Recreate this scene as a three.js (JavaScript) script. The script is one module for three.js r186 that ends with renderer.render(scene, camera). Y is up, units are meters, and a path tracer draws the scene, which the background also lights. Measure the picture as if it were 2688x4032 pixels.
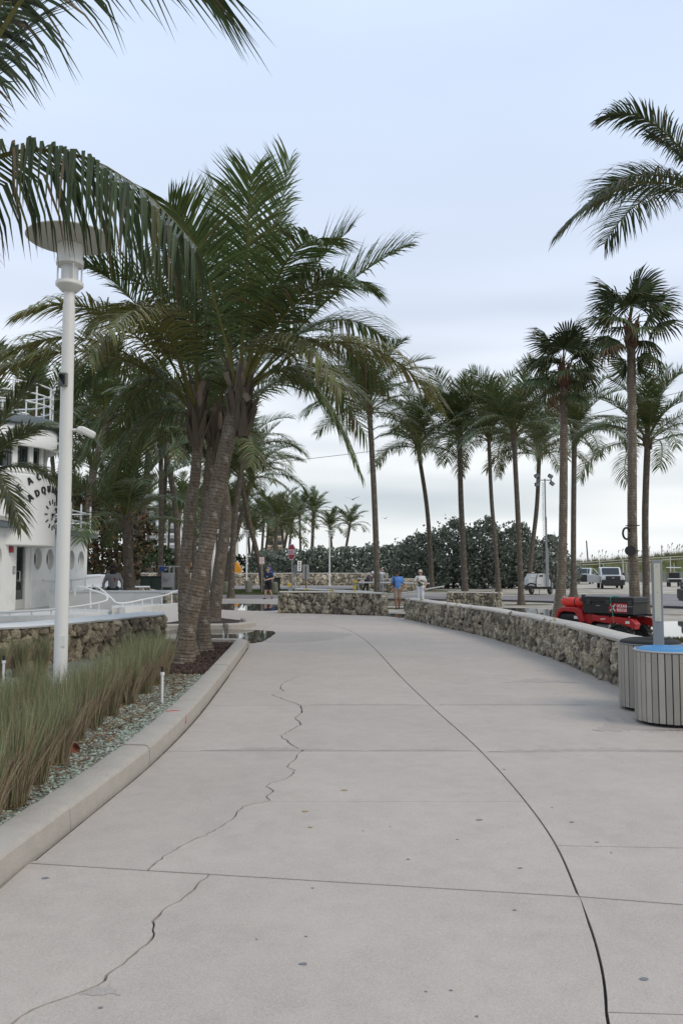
import * as THREE from 'three';
import { mergeGeometries, toCreasedNormals } from 'three/addons/utils/BufferGeometryUtils.js';
import { RoundedBoxGeometry } from 'three/addons/geometries/RoundedBoxGeometry.js';
import { TextGeometry } from 'three/addons/geometries/TextGeometry.js';
import { FontLoader } from 'three/addons/loaders/FontLoader.js';
import { MarchingCubes } from 'three/addons/objects/MarchingCubes.js';

// ---------------------------------------------------------------- camera, sky, sun, exposure
const scene = new THREE.Scene();
const camera = new THREE.PerspectiveCamera(63.51, 682 / 1024, 0.1, 3000);
camera.position.set(0, 1.65, 0);
camera.rotation.x = THREE.MathUtils.degToRad(4.034);
const renderer = new THREE.WebGLRenderer({ antialias: true });
renderer.toneMapping = THREE.LinearToneMapping;
renderer.toneMappingExposure = 1.06;
renderer.shadowMap.enabled = true;

const hash = (x, y, s) => { let h = Math.imul(x | 0, 374761393) ^ Math.imul(y | 0, 668265263) ^ Math.imul(s | 0, 2147483647 ^ 0x5bd1e995); h = Math.imul(h ^ (h >>> 13), 1274126177); return ((h ^ (h >>> 16)) >>> 0) / 4294967296; };
const mod = (a, n) => ((a % n) + n) % n;
function vnoise(x, y, per, s) {          // tileable value noise, period per
  const xi = Math.floor(x), yi = Math.floor(y), fx = x - xi, fy = y - yi, u = fx * fx * (3 - 2 * fx), v = fy * fy * (3 - 2 * fy);
  const x0 = mod(xi, per), x1 = mod(xi + 1, per), y0 = mod(yi, per), y1 = mod(yi + 1, per);
  const a = hash(x0, y0, s), b = hash(x1, y0, s), c = hash(x0, y1, s), d = hash(x1, y1, s);
  return a + (b - a) * u + (c - a) * v + (a - b - c + d) * u * v;
}
function fbm(u, v, f, oct, s) { let t = 0, a = 0.5, n = 0; for (let i = 0; i < oct; i++) { t += a * vnoise(u * f, v * f, f, s + i); n += a; a *= 0.5; f *= 2; } return t / n; }
const lerp = (a, b, t) => a + (b - a) * t, clamp = (x, a = 0, b = 1) => Math.min(b, Math.max(a, x));
const smooth = (a, b, x) => { const t = clamp((x - a) / (b - a)); return t * t * (3 - 2 * t); };

{ // thin, bright cloud cover: pale blue overhead, milky near the horizon with soft grey streaks
  const W = 1024, Hh = 512, data = new Float32Array(W * Hh * 4);
  const stops = [[-90, .30, .30, .29], [-2, .50, .51, .52], [0, .80, .83, .84], [5, .86, .89, .90], [11, .80, .85, .92], [18, .70, .78, .93], [28, .665, .775, .965], [40, .64, .77, .98], [90, .58, .73, .96]];
  for (let j = 0; j < Hh; j++) {
    const e = ((j + 0.5) / Hh - 0.5) * 180;
    let k = 1; while (k < stops.length - 1 && stops[k][0] < e) k++;
    const t = clamp((e - stops[k - 1][0]) / (stops[k][0] - stops[k - 1][0])), A = stops[k - 1], B = stops[k];
    for (let i = 0; i < W; i++) {
      const u = i / W, o = (j * W + i) * 4;
      const n1 = fbm(u, mod(e / 40, 1), 16, 5, 11), n2 = fbm(u, mod(e / 90 + 0.3, 1), 8, 5, 31);
      const low = smooth(0, 2, e) * (1 - smooth(11, 24, e));
      let m = 1 + low * (n1 - 0.52) * 0.66 + (e > 0 ? (n2 - 0.5) * 0.2 : 0);
      const white = clamp((n2 - 0.42) * 1.7) * smooth(10, 20, e) * 0.55;
      let r = lerp(A[1], B[1], t), g = lerp(A[2], B[2], t), b = lerp(A[3], B[3], t);
      r = lerp(r, b * 0.86, white * 0.6); g = lerp(g, b * 0.91, white * 0.6);
      const cool = low * clamp(0.5 - n1) * 0.35;
      data[o] = r * m * (1 - cool); data[o + 1] = g * m * (1 - cool * 0.4); data[o + 2] = b * m; data[o + 3] = 1;
    }
  }
  const sky = new THREE.DataTexture(data, W, Hh, THREE.RGBAFormat, THREE.FloatType);
  sky.mapping = THREE.EquirectangularReflectionMapping; sky.magFilter = THREE.LinearFilter; sky.minFilter = THREE.LinearFilter; sky.wrapS = THREE.RepeatWrapping; sky.needsUpdate = true;
  scene.background = sky; scene.environment = sky;
}
const sun = new THREE.DirectionalLight(new THREE.Color().setRGB(1, 0.88, 0.72), 1.35);
sun.position.set(34, 42, -2); sun.target.position.set(0, 0, -25);
sun.castShadow = true; sun.shadow.radius = 45; sun.shadow.mapSize.set(4096, 4096);
Object.assign(sun.shadow.camera, { left: -70, right: 70, top: 70, bottom: -70, near: 1, far: 220 });
scene.add(sun, sun.target);

// ---------------------------------------------------------------- helpers
const V = (x, y, z) => new THREE.Vector3(x, y, z);
const R = THREE.MathUtils.degToRad;
function rng(seed) { let s = seed | 0; return () => { s = (s + 0x6d2b79f5) | 0; let t = Math.imul(s ^ (s >>> 15), 1 | s); t = (t + Math.imul(t ^ (t >>> 7), 61 | t)) ^ t; return ((t ^ (t >>> 14)) >>> 0) / 4294967296; }; }
const taken = new Map();
function numbered(name) { const n = taken.get(name) ?? 0; taken.set(name, n + 1); return n ? name + '_' + String(n).padStart(3, '0') : name; }
function tag(o, label, category, group, kind) { o.userData = { ...o.userData, label, category }; if (group) o.userData.group = group; if (kind) o.userData.kind = kind; return o; }
function thing(name, label, category, [x, y, z] = [0, 0, 0], turn = 0, group) {
  const o = new THREE.Group(); o.name = numbered(name); scene.add(o);
  o.position.set(x, y, z); o.rotation.y = turn; return tag(o, label, category, group);
}
function clean(g) { const h = g.index ? g.toNonIndexed() : g; for (const k of Object.keys(h.attributes)) if (!['position', 'normal', 'uv'].includes(k)) h.deleteAttribute(k); return h; }
function merge(list) { return list.length === 1 ? list[0] : mergeGeometries(list.map(clean)); }
function obj(name, geo, material, parent = scene) {
  const m = new THREE.Mesh(Array.isArray(geo) ? merge(geo) : geo, material);
  m.name = parent === scene ? numbered(name) : name; m.castShadow = m.receiveShadow = true; parent.add(m); return m;
}
function struct(name, geo, material, label) { const m = obj(name, geo, material); m.userData = { kind: 'structure', label, category: 'ground' }; return m; }
function at(g, x = 0, y = 0, z = 0, rx = 0, ry = 0, rz = 0) { if (rx) g.rotateX(rx); if (rz) g.rotateZ(rz); if (ry) g.rotateY(ry); return g.translate(x, y, z); }
const bx = (w, h, d, ...p) => at(new THREE.BoxGeometry(w, h, d), ...p);
const rb = (w, h, d, r, ...p) => at(new RoundedBoxGeometry(w, h, d, 2, r), ...p);
const cy = (r1, r2, h, n, ...p) => at(new THREE.CylinderGeometry(r1, r2, h, n), ...p);
const sp = (r, a, b, ...p) => at(new THREE.SphereGeometry(r, a, b), ...p);
const lathe = (pts, n, ...p) => at(new THREE.LatheGeometry(pts.map(([x, y]) => new THREE.Vector2(x, y)), n), ...p);
function tube(pts, r, seg = 24, n = 8, curved = true) {
  const c = curved ? new THREE.CatmullRomCurve3(pts.map((p) => V(...p)), false, 'centripetal') : (() => { const q = new THREE.CurvePath(); for (let i = 1; i < pts.length; i++) q.add(new THREE.LineCurve3(V(...pts[i - 1]), V(...pts[i]))); return q; })();
  return new THREE.TubeGeometry(c, seg, r, n);
}
function rod(a, b, r, n = 8) { // capped straight bar between two points
  const A = V(...a), B = V(...b), L = A.distanceTo(B), g = new THREE.CylinderGeometry(r, r, L, n);
  g.applyQuaternion(new THREE.Quaternion().setFromUnitVectors(V(0, 1, 0), B.clone().sub(A).normalize())); return g.translate((a[0] + b[0]) / 2, (a[1] + b[1]) / 2, (a[2] + b[2]) / 2);
}
function extr(pts, depth, bevel = 0, holes = [], curveSegments = 8) {
  const s = new THREE.Shape(pts.map(([x, y]) => new THREE.Vector2(x, y)));
  for (const h of holes) { const p = new THREE.Path(); if (h.length === 3) p.absarc(h[0], h[1], h[2], 0, Math.PI * 2, true); else p.setFromPoints(h.map(([x, y]) => new THREE.Vector2(x, y))); s.holes.push(p); }
  return new THREE.ExtrudeGeometry(s, { depth, bevelEnabled: bevel > 0, bevelSize: bevel, bevelThickness: bevel, bevelOffset: -bevel, bevelSegments: 2, curveSegments });
}
// polygon in plan ([x, z] list) as a slab whose top lies at y
function slab(pts, y, thick) { const g = extr(pts.map(([x, z]) => [x, -z]), thick); g.rotateX(-Math.PI / 2); return g.translate(0, y - thick, 0); }
function spline(pts, step = 0.25) { // smooth plan line through [x, z] points
  const c = new THREE.CatmullRomCurve3(pts.map(([x, z]) => V(x, 0, z)), false, 'centripetal'), n = Math.max(2, Math.round(c.getLength() / step));
  return c.getSpacedPoints(n).map((p) => [p.x, p.z]);
}
// profile [[side, height]...] (side > 0 lies to the right of travel) swept along a plan line, closed ends
function sweep(profile, line, crease = 0.6, closed = true) {
  const pos = [], uv = [], idx = [], n = profile.length; let run = 0;
  const len = [0]; for (let k = 1; k <= n; k++) { const a = profile[k - 1], b = profile[k % n]; len.push(len[k - 1] + Math.hypot(a[0] - b[0], a[1] - b[1])); }
  const m = closed ? n + 1 : n;
  for (let i = 0; i < line.length; i++) {
    const a = line[Math.max(0, i - 1)], b = line[Math.min(line.length - 1, i + 1)], L = Math.hypot(b[0] - a[0], b[1] - a[1]) || 1, tx = (b[0] - a[0]) / L, tz = (b[1] - a[1]) / L;
    if (i) run += Math.hypot(line[i][0] - line[i - 1][0], line[i][1] - line[i - 1][1]);
    for (let k = 0; k < m; k++) { const [s, h] = profile[k % n]; pos.push(line[i][0] - tz * s, h + (line[i][2] ?? 0), line[i][1] + tx * s); uv.push(run, len[k]); }
  }
  for (let i = 0; i < line.length - 1; i++) for (let k = 0; k < m - 1; k++) { const a = i * m + k, b = a + 1, c = a + m, d = c + 1; idx.push(a, b, c, b, d, c); }
  if (closed) {
    const tri = THREE.ShapeUtils.triangulateShape(profile.map(([x, y]) => new THREE.Vector2(x, y)), []);
    for (const [o, flip] of [[0, 0], [(line.length - 1) * m, 1]]) for (const [a, b, c] of tri) idx.push(...(flip ? [o + a, o + c, o + b] : [o + a, o + b, o + c]));
  }
  const g = new THREE.BufferGeometry(); g.setAttribute('position', new THREE.Float32BufferAttribute(pos, 3)); g.setAttribute('uv', new THREE.Float32BufferAttribute(uv, 2)); g.setIndex(idx);
  return toCreasedNormals(g, crease);
}
const along = (line, x0) => { // x at a given z on a plan line
  for (let i = 1; i < line.length; i++) { const a = line[i - 1], b = line[i]; if ((x0 <= a[1] && x0 >= b[1]) || (x0 >= a[1] && x0 <= b[1])) { const t = (x0 - a[1]) / ((b[1] - a[1]) || 1); return a[0] + (b[0] - a[0]) * t; } }
  return x0 > line[0][1] ? line[0][0] : line[line.length - 1][0];
};

// ---------------------------------------------------------------- textures (matter only: grain, pits, weathering)
const enc = (x) => { x = clamp(x); return Math.round(255 * (x <= 0.0031308 ? x * 12.92 : 1.055 * Math.pow(x, 1 / 2.4) - 0.055)); };
function colorMap(w, h, f) {
  const d = new Uint8Array(w * h * 4);
  for (let j = 0; j < h; j++) for (let i = 0; i < w; i++) { const c = f(i / w, j / h, i, j), o = (j * w + i) * 4; d[o] = enc(c[0]); d[o + 1] = enc(c[1]); d[o + 2] = enc(c[2]); d[o + 3] = 255; }
  return finish(new THREE.DataTexture(d, w, h), true);
}
function grayMap(w, h, f) {
  const d = new Uint8Array(w * h * 4);
  for (let j = 0; j < h; j++) for (let i = 0; i < w; i++) { const o = (j * w + i) * 4; d[o] = d[o + 1] = d[o + 2] = Math.round(255 * clamp(f(i / w, j / h, i, j))); d[o + 3] = 255; }
  return finish(new THREE.DataTexture(d, w, h), false);
}
function finish(t, srgb) { t.wrapS = t.wrapT = THREE.RepeatWrapping; t.magFilter = THREE.LinearFilter; t.minFilter = THREE.LinearMipmapLinearFilter; if (srgb) t.colorSpace = THREE.SRGBColorSpace; t.needsUpdate = true; return t; }
const rep = (t, x, y = x) => { const c = t.clone(); c.repeat.set(x, y); c.needsUpdate = true; return c; };
const mul = (c, k) => [c[0] * k, c[1] * k, c[2] * k], mix3 = (a, b, t) => [lerp(a[0], b[0], t), lerp(a[1], b[1], t), lerp(a[2], b[2], t)];

const T = {};
T.concrete = colorMap(1024, 1024, (u, v, i, j) => {
  const big = fbm(u, v, 4, 4, 3), mid = fbm(u, v, 24, 3, 7), fine = hash(i, j, 5), sand = hash(i >> 1, j >> 1, 9);
  let k = 0.90 + (big - 0.5) * 0.13 + (mid - 0.5) * 0.12 + (fine - 0.5) * 0.2 + (sand - 0.5) * 0.18;
  if (hash(i, j, 21) > 0.9965) k *= 0.62;
  if (hash(i >> 1, j >> 1, 22) > 0.997) k *= 1.2;
  const stain = smooth(0.60, 0.74, fbm(u, v, 9, 4, 41));
  return mix3(mul([1.0, 0.955, 0.91], k), mul([0.90, 0.875, 0.85], k), stain * 0.3);
});
T.concreteBump = grayMap(512, 512, (u, v, i, j) => 0.5 + (hash(i, j, 5) - 0.5) * 0.5 + (fbm(u, v, 40, 3, 8) - 0.5) * 0.5);
T.sand = colorMap(512, 512, (u, v, i, j) => {
  const k = 0.82 + (fbm(u, v, 5, 5, 51) - 0.5) * 0.7 + (hash(i, j, 52) - 0.5) * 0.2, damp = smooth(0.55, 0.72, fbm(u, v, 4, 4, 58));
  return mix3(mul([1, 0.9, 0.74], k), mul([0.62, 0.53, 0.42], k), damp);
});
T.coral = colorMap(512, 512, (u, v, i, j) => {
  const a = fbm(u, v, 8, 5, 61), p = fbm(u, v, 26, 3, 64), q = fbm(u, v, 12, 3, 66);
  const pit = smooth(0.52, 0.64, p), lichen = smooth(0.5, 0.66, q);
  let c = mix3([0.60, 0.55, 0.45], [0.34, 0.32, 0.28], lichen); c = mul(c, 0.72 + a * 0.6 + (hash(i, j, 67) - 0.5) * 0.16);
  return mix3(c, mul(c, 0.8), pit);
});
T.coralBump = grayMap(512, 512, (u, v) => 1 - smooth(0.46, 0.66, fbm(u, v, 26, 3, 64)) * 0.8 - (1 - fbm(u, v, 60, 3, 69)) * 0.25);
T.trunk = colorMap(256, 1024, (u, v, i, j) => {
  const w = v * 16 + (fbm(u, v, 4, 3, 71) - 0.5) * 1.3, ring = Math.abs((w % 1 + 1) % 1 - 0.5) * 2, dark = smooth(0.72, 1, ring);
  const fis = smooth(0.6, 0.75, vnoise(u * 40, v * 24, 8, 73)), fine = fbm(u, v, 32, 3, 75), pale = smooth(0.5, 0.72, fbm(u, v, 6, 4, 76));
  let c = mix3([0.205, 0.17, 0.13], [0.34, 0.305, 0.255], pale); c = mul(c, 0.62 + fine * 0.75);
  return mix3(c, [0.055, 0.045, 0.036], clamp(dark * 0.75 + fis * 0.28));
});
T.trunkBump = grayMap(256, 1024, (u, v) => { const w = v * 16 + (fbm(u, v, 4, 3, 71) - 0.5) * 1.3, s = (w % 1 + 1) % 1; return 0.25 + s * 0.55 + (fbm(u, v, 32, 3, 75) - 0.5) * 0.35 - smooth(0.6, 0.75, vnoise(u * 40, v * 24, 8, 73)) * 0.2; });
T.plaster = colorMap(512, 512, (u, v, i, j) => { const k = 0.95 + (fbm(u, v, 4, 5, 81) - 0.5) * 0.12 + (hash(i, j, 82) - 0.5) * 0.03; const s = smooth(0.62, 0.8, fbm(u, v, 7, 4, 84)); return mix3([k, k, k * 0.985], [k * 0.86, k * 0.85, k * 0.81], s * 0.6); });
T.wood = colorMap(256, 512, (u, v, i, j) => { const g = fbm(u, mod(v * 0.125, 1), 32, 4, 91), s = smooth(0.62, 0.78, fbm(u, v, 5, 4, 93)); const k = 0.86 + (g - 0.5) * 0.45 + (hash(i, j, 94) - 0.5) * 0.05; return mix3([k, k * 0.975, k * 0.94], [k * 0.6, k * 0.6, k * 0.6], s * 0.5); });
T.dirt = colorMap(512, 512, (u, v, i, j) => { const k = 0.6 + (fbm(u, v, 20, 4, 101) - 0.5) * 1.0 + (hash(i, j, 102) - 0.5) * 0.5; return [k, k * 0.95, k * 0.9]; });
T.leafy = colorMap(512, 512, (u, v, i, j) => { const k = 0.55 + fbm(u, v, 30, 4, 111) * 0.9, d = smooth(0.5, 0.68, fbm(u, v, 6, 4, 113)); return mix3(mul([0.75, 1, 0.42], k), mul([1.25, 1.05, 0.6], k), d); });
T.asphalt = colorMap(512, 512, (u, v, i, j) => { const k = 0.85 + (fbm(u, v, 6, 5, 121) - 0.5) * 0.5 + (hash(i, j, 122) - 0.5) * 0.3; return [k, k * 0.965, k * 0.95]; });
T.fine = grayMap(256, 256, (u, v, i, j) => 0.5 + (hash(i, j, 131) - 0.5) * 0.4 + (fbm(u, v, 16, 4, 132) - 0.5) * 0.8);

// ---------------------------------------------------------------- materials
const C = (r, g, b) => new THREE.Color().setRGB(r, g, b);
const std = (r, g, b, rough = 0.8, o = {}) => new THREE.MeshStandardMaterial({ color: C(r, g, b), roughness: rough, ...o });
const M = {
  slab: [[.50, .458, .414], [.488, .446, .404], [.512, .468, .423]].map((c) => std(...c, 0.82, { map: rep(T.concrete, 0.42), bumpMap: rep(T.concreteBump, 1.3), bumpScale: 0.0012 })),
  kerb: std(.46, .435, .39, 0.85, { map: rep(T.concrete, 0.7), bumpMap: rep(T.concreteBump, 1.5), bumpScale: 0.003 }),
  base: std(.055, .05, .045, 1),
  sand: std(.46, .46, .46, 0.95, { map: rep(T.sand, 0.19) }),
  road: std(.255, .235, .235, 0.8, { map: rep(T.asphalt, 0.3) }),
  cap: std(.56, .54, .50, 0.85, { map: rep(T.concrete, 0.5), bumpMap: rep(T.concreteBump, 1), bumpScale: 0.004 }),
  capWhite: std(.66, .68, .69, 0.75, { map: rep(T.plaster, 0.4) }),
  mortar: std(.22, .205, .18, 1, { map: rep(T.sand, 1.2) }),
  creamMortar: std(.56, .52, .44, 1, { map: rep(T.sand, 1.2) }),
  coralDark: [[1.05, .95, .80], [.66, .58, .50], [1.25, 1.14, .98], [.56, .50, .44]].map((c, i) => std(...c, 0.95, { map: rep(T.coral, 1.6 + 0.2 * i), bumpMap: rep(T.coralBump, 1.6 + 0.2 * i), bumpScale: 0.03 })),
  coral: [[1.15, 1.10, 1.0], [.86, .82, .76], [1.22, 1.15, 1.0], [.55, .52, .49], [1.05, .99, .90], [1.42, 1.38, 1.28], [.72, .70, .67]].map((c, i) => std(...c, 0.95, { map: rep(T.coral, 0.9 + 0.13 * i), bumpMap: rep(T.coralBump, 0.9 + 0.13 * i), bumpScale: 0.03 })),
  trunk: std(.56, .545, .54, 0.95, { map: T.trunk, bumpMap: T.trunkBump, bumpScale: 0.01 }),
  trunkPale: std(.76, .725, .70, 0.95, { map: T.trunk, bumpMap: T.trunkBump, bumpScale: 0.006 }),
  trunkFan: std(.78, .75, .72, 0.95, { map: rep(T.trunk, 1, 0.8), bumpMap: rep(T.trunkBump, 1, 0.8), bumpScale: 0.005 }),
  fibre: std(.165, .128, .095, 1, { bumpMap: rep(T.fine, 3, 8), bumpScale: 0.02 }),
  boot: std(.15, .075, .045, 1, { bumpMap: rep(T.fine, 3, 8), bumpScale: 0.02 }),
  sheath: std(.22, .175, .13, 0.9, { bumpMap: rep(T.fine, 2, 6), bumpScale: 0.006, side: THREE.DoubleSide }),
  leaf: new THREE.MeshPhysicalMaterial({ vertexColors: true, color: C(1, 1, 1), roughness: 0.6, specularIntensity: 0.7, transmission: 0.42, thickness: 0, side: THREE.DoubleSide }),
  leafDull: new THREE.MeshPhysicalMaterial({ vertexColors: true, color: C(1, 1, 1), roughness: 0.75, specularIntensity: 0.4, side: THREE.DoubleSide }),
  paint: std(.84, .84, .825, 0.7, { map: rep(T.plaster, 0.35) }),
  pipe: std(.74, .74, .73, 0.4),
  pole: std(.70, .695, .66, 0.42),
  poleDull: std(.30, .30, .29, 0.5),
  fascia: std(.13, .16, .175, 0.6),
  black: std(.016, .016, .017, 0.45),
  rubber: std(.022, .022, .022, 0.85),
  glassDark: new THREE.MeshPhysicalMaterial({ color: C(.012, .015, .018), roughness: 0.05, clearcoat: 1, clearcoatRoughness: 0.03 }),
  carGlass: new THREE.MeshPhysicalMaterial({ color: C(.035, .045, .05), roughness: 0.12, specularIntensity: 0.55 }),
  clearGlass: new THREE.MeshPhysicalMaterial({ color: C(.9, .93, .92), roughness: 0.08, transmission: 1, thickness: 0 }),
  frost: std(.62, .63, .62, 0.35),
  carWhite: new THREE.MeshPhysicalMaterial({ color: C(.72, .73, .74), roughness: 0.35, clearcoat: 0.7, clearcoatRoughness: 0.1 }),
  chrome: std(.6, .6, .6, 0.25, { metalness: 0.9 }),
  steel: std(.34, .35, .35, 0.5, { metalness: 0.6 }),
  galv: std(.30, .31, .31, 0.6, { metalness: 0.3 }),
  red: new THREE.MeshPhysicalMaterial({ color: C(.40, .016, .018), roughness: 0.5, clearcoat: 0.25 }),
  buoy: std(.72, .05, .03, 0.5),
  yellow: std(.80, .33, .012, 0.45),
  post: std(.255, .262, .268, 0.7, { map: rep(T.plaster, 1.2) }),
  plate: std(.52, .50, .40, 0.5),
  slat: [[.43, .405, .365], [.385, .365, .33], [.465, .437, .392], [.35, .335, .305]].map((c) => std(...c, 0.65, { map: rep(T.wood, 6, 1.1), bumpMap: rep(T.fine, 8, 1), bumpScale: 0.0015 })),
  bluePlastic: std(.055, .235, .47, 0.5, { bumpMap: rep(T.fine, 1), bumpScale: 0.002 }),
  water: new THREE.MeshPhysicalMaterial({ color: C(.055, .052, .046), roughness: 0.025, ior: 1.33 }),
  mulch: std(.05, .032, .024, 1, { map: rep(T.dirt, 1.2) }),
  lawn: std(.085, .105, .075, 1, { map: rep(T.leafy, 0.5) }),
  gravelBed: std(.30, .325, .27, 1, { map: rep(T.dirt, 0.9) }),
  canvasBlue: std(.025, .07, .30, 0.9),
};
// ---------------------------------------------------------------- ground
{
  const g = new THREE.PlaneGeometry(900, 900, 1, 1).rotateX(-Math.PI / 2).translate(0, -0.03, -250);
  const u = g.attributes.uv, p = g.attributes.position; for (let i = 0; i < p.count; i++) u.setXY(i, p.getX(i), -p.getZ(i));
  struct('ground', g, M.sand, 'pale beach sand spreading around the concrete promenade');
}
const kerbFoot = [[-1.95, -1.2], [-1.84, -3.0], [-1.78, -4.43], [-1.70, -5.8], [-1.63, -7.1], [-1.62, -9.1], [-1.73, -12.2], [-1.98, -17.6], [-2.02, -18.2]];
const jointCurve = [[0.70, -1.9], [0.86, -2.5], [0.97, -3.14], [1.05, -3.43], [1.13, -3.82], [1.20, -4.32], [1.29, -5.12], [1.315, -6.06], [1.27, -7.71], [1.09, -10.21], [0.92, -12.98], [0.70, -17.62], [0.46, -20.84], [-0.05, -24.35], [-0.97, -26.82], [-2.4, -29.2]];
const wallFoot = [[4.55, -5.5], [4.4, -7], [4.2, -9], [4.06, -10.8], [3.98, -12.4], [4.03, -15], [3.9, -17.9], [3.53, -21.4], [2.84, -25.0], [2.22, -28.5]];
const path = new THREE.Group(); path.name = 'promenade_path'; path.userData = { kind: 'structure', label: 'broad grey concrete promenade of jointed slabs with a long crack', category: 'path' }; scene.add(path);
{
  const r = rng(7), KF = spline(kerbFoot, 0.2), JC = spline(jointCurve, 0.15), WF = spline(wallFoot, 0.3);
  const cut = (line, z0, z1, step = 0.1) => { const out = [], n = Math.max(1, Math.round((z0 - z1) / step)); for (let i = 0; i <= n; i++) { const z = z0 + (z1 - z0) * i / n; out.push([along(line, z), z]); } return out; };
  const str = (x) => [[x, 10], [x, -100]];
  let k = 0; const g = 0.0075, gj = 0.0065, c = 0.0085, ck = 0.006;
  function panel(left, right, [gl, gr, gn, gf]) {
    const edge = (pts, w, s) => pts.map((p, i) => { // joints step aside squarely, cracks along their own normal with chipped width
      if (w !== ck && w !== c) return [p[0] + s * w, p[1]];
      const a = pts[Math.max(0, i - 1)], b = pts[Math.min(pts.length - 1, i + 1)], q = Math.hypot(b[0] - a[0], b[1] - a[1]) || 1, k2 = w * (0.45 + r() * 1.0);
      return [p[0] - s * (b[1] - a[1]) / q * k2, p[1] + (i && i < pts.length - 1 ? s * (b[0] - a[0]) / q * k2 : 0)];
    });
    const L = edge(left, gl, 1), Q = edge(right, gr, -1);
    L[0][1] -= gn; Q[0][1] -= gn; L[L.length - 1][1] += gf; Q[Q.length - 1][1] += gf;
    obj('slab', slab([...L, ...Q.reverse()].reverse(), 0, 0.05), M.slab[(k++ * 7 + Math.floor(r() * 3)) % 3], path);
  }
  // the crack: [x, z] near to far, roughened between the measured bends
  const rough = (pts, amp) => { const out = [pts[0]]; for (let i = 1; i < pts.length; i++) { const a = pts[i - 1], b = pts[i], L = Math.hypot(b[0] - a[0], b[1] - a[1]), n = Math.max(1, Math.round(L / 0.05)); for (let j = 1; j <= n; j++) { const t = j / n; out.push(j === n ? b : [a[0] + (b[0] - a[0]) * t + (r() - 0.5) * amp, a[1] + (b[1] - a[1]) * t]); } } return out; };
  const crA = rough([[-1.62, -1.9], [-1.45, -2.6], [-1.30, -2.95], [-1.2, -3.14], [-1.16, -3.24], [-1.05, -3.34], [-0.97, -3.42], [-0.94, -3.55], [-0.88, -3.74], [-0.85, -3.84], [-0.89, -4.03], [-0.87, -4.15], [-0.81, -4.26], [-0.76, -4.42], [-0.72, -4.63]], 0.022);
  const crB = rough([[-1.07, -4.686], [-1.03, -4.91], [-0.97, -5.07], [-0.81, -5.38], [-0.73, -5.6], [-0.71, -5.82], [-0.69, -5.92], [-0.62, -6.0], [-0.53, -6.05]], 0.022);
  const crC = rough([[-0.53, -6.05], [-0.515, -6.09], [-0.55, -6.19], [-0.51, -6.33], [-0.58, -6.47], [-0.55, -6.57], [-0.47, -6.65], [-0.41, -6.79], [-0.38, -6.98], [-0.46, -7.09], [-0.44, -7.24], [-0.40, -7.40], [-0.40, -7.55], [-0.37, -7.7]], 0.016);
  const crD = rough([[-0.35, -7.7], [-0.42, -7.86], [-0.49, -8.05], [-0.61, -8.4], [-0.54, -8.67], [-0.44, -9.02], [-0.46, -9.18], [-0.53, -9.42], [-0.46, -9.8], [-0.5, -10.28]], 0.018);
  const crE = rough([[-0.5, -10.28], [-0.57, -10.44], [-0.70, -10.68], [-0.83, -10.95], [-0.93, -11.15], [-0.79, -11.46], [-0.86, -11.78], [-0.87, -12.15], [-0.82, -12.46], [-0.66, -13.1]], 0.016);
  const nearTo = (line, z0, f) => { const pts = cut(line, z0, -4.0, 0.1); const x = along(line, -4.4); pts.push([x, f(x)]); return pts; };
  const farFrom = (line, f, z1) => { const x = along(line, -4.4), z = f(x); return [[x, z], ...cut(line, z - 0.05, z1, 0.1)]; };
  const j = (x) => -4.78 + (x + 1.66) * 0.161;
  // left of the long curved joint
  panel(nearTo(KF, -1.9, j), crA.map((p, i) => (i === crA.length - 1 ? [p[0], j(p[0])] : p)), [0.02, ck, 0, g]);
  panel(crA.map((p, i) => (i === crA.length - 1 ? [p[0], j(p[0])] : p)), nearTo(JC, -1.9, j), [ck, gj, 0, g]);
  const crBj = crB.map((p, i) => (i ? p : [p[0], j(p[0])]));
  panel(farFrom(KF, j, -7.7), [...crBj, ...crC.slice(1)], [0.02, ck, g, 0.006]);
  panel(crBj, farFrom(JC, j, -6.05), [ck, gj, g, 0.0025]);
  panel(crC, cut(JC, -6.05, -7.7), [ck, gj, 0.0025, 0.006]);
  panel(cut(KF, -7.7, -10.28), crD, [0.02, c, 0.006, 0.005]); panel(crD, cut(JC, -7.7, -10.28), [c, gj, 0.006, 0.005]);
  panel(cut(KF, -10.28, -13.1), crE, [0.02, c, 0.005, 0.006]); panel(crE, cut(JC, -10.28, -13.1), [c, gj, 0.005, 0.006]);
  panel(cut(KF, -13.1, -15.6), cut(JC, -13.1, -15.6), [0.012, 0.009, 0.004, 0.004]);
  panel(cut(KF, -15.6, -18.3), cut(JC, -15.6, -18.3), [0.012, 0.009, 0.004, 0.006]);
  // right of it, up to the wall
  const XR = WF.map(([x, z]) => [x + 0.16, z]);
  const jr = (x) => -4.32 + (x - 1.2) * 0.21;
  panel([...cut(JC, -1.9, -3.22)], [...cut(str(4.9), -1.9, -3.0)], [gj, 0, 0, 0.004]);
  { const xr = 4.6; panel([...cut(JC, -3.22, -4.26), [1.2, jr(1.2)]], [[xr, -3.0], [xr, jr(xr)]], [gj, 0, 0.004, g]);
    panel([[1.2, jr(1.2)], ...cut(JC, -4.38, -5.1)], [[xr, jr(xr)], [xr, -4.9]], [gj, 0, g, 0.004]);
    panel(cut(JC, -5.1, -7.68), [[4.7, -4.9], ...cut(XR, -7.0, -7.62)], [gj, 0, 0.004, 0.004]); }
  for (const [a, b] of [[-7.65, -10.28], [-10.28, -13.2], [-13.2, -16.1], [-16.1, -18.85], [-18.85, -22], [-22, -25.2], [-25.2, -28.4]]) panel(cut(JC, a, b), cut(XR, a, b), [0.009, 0, 0.0038, 0.0038]);
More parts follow.
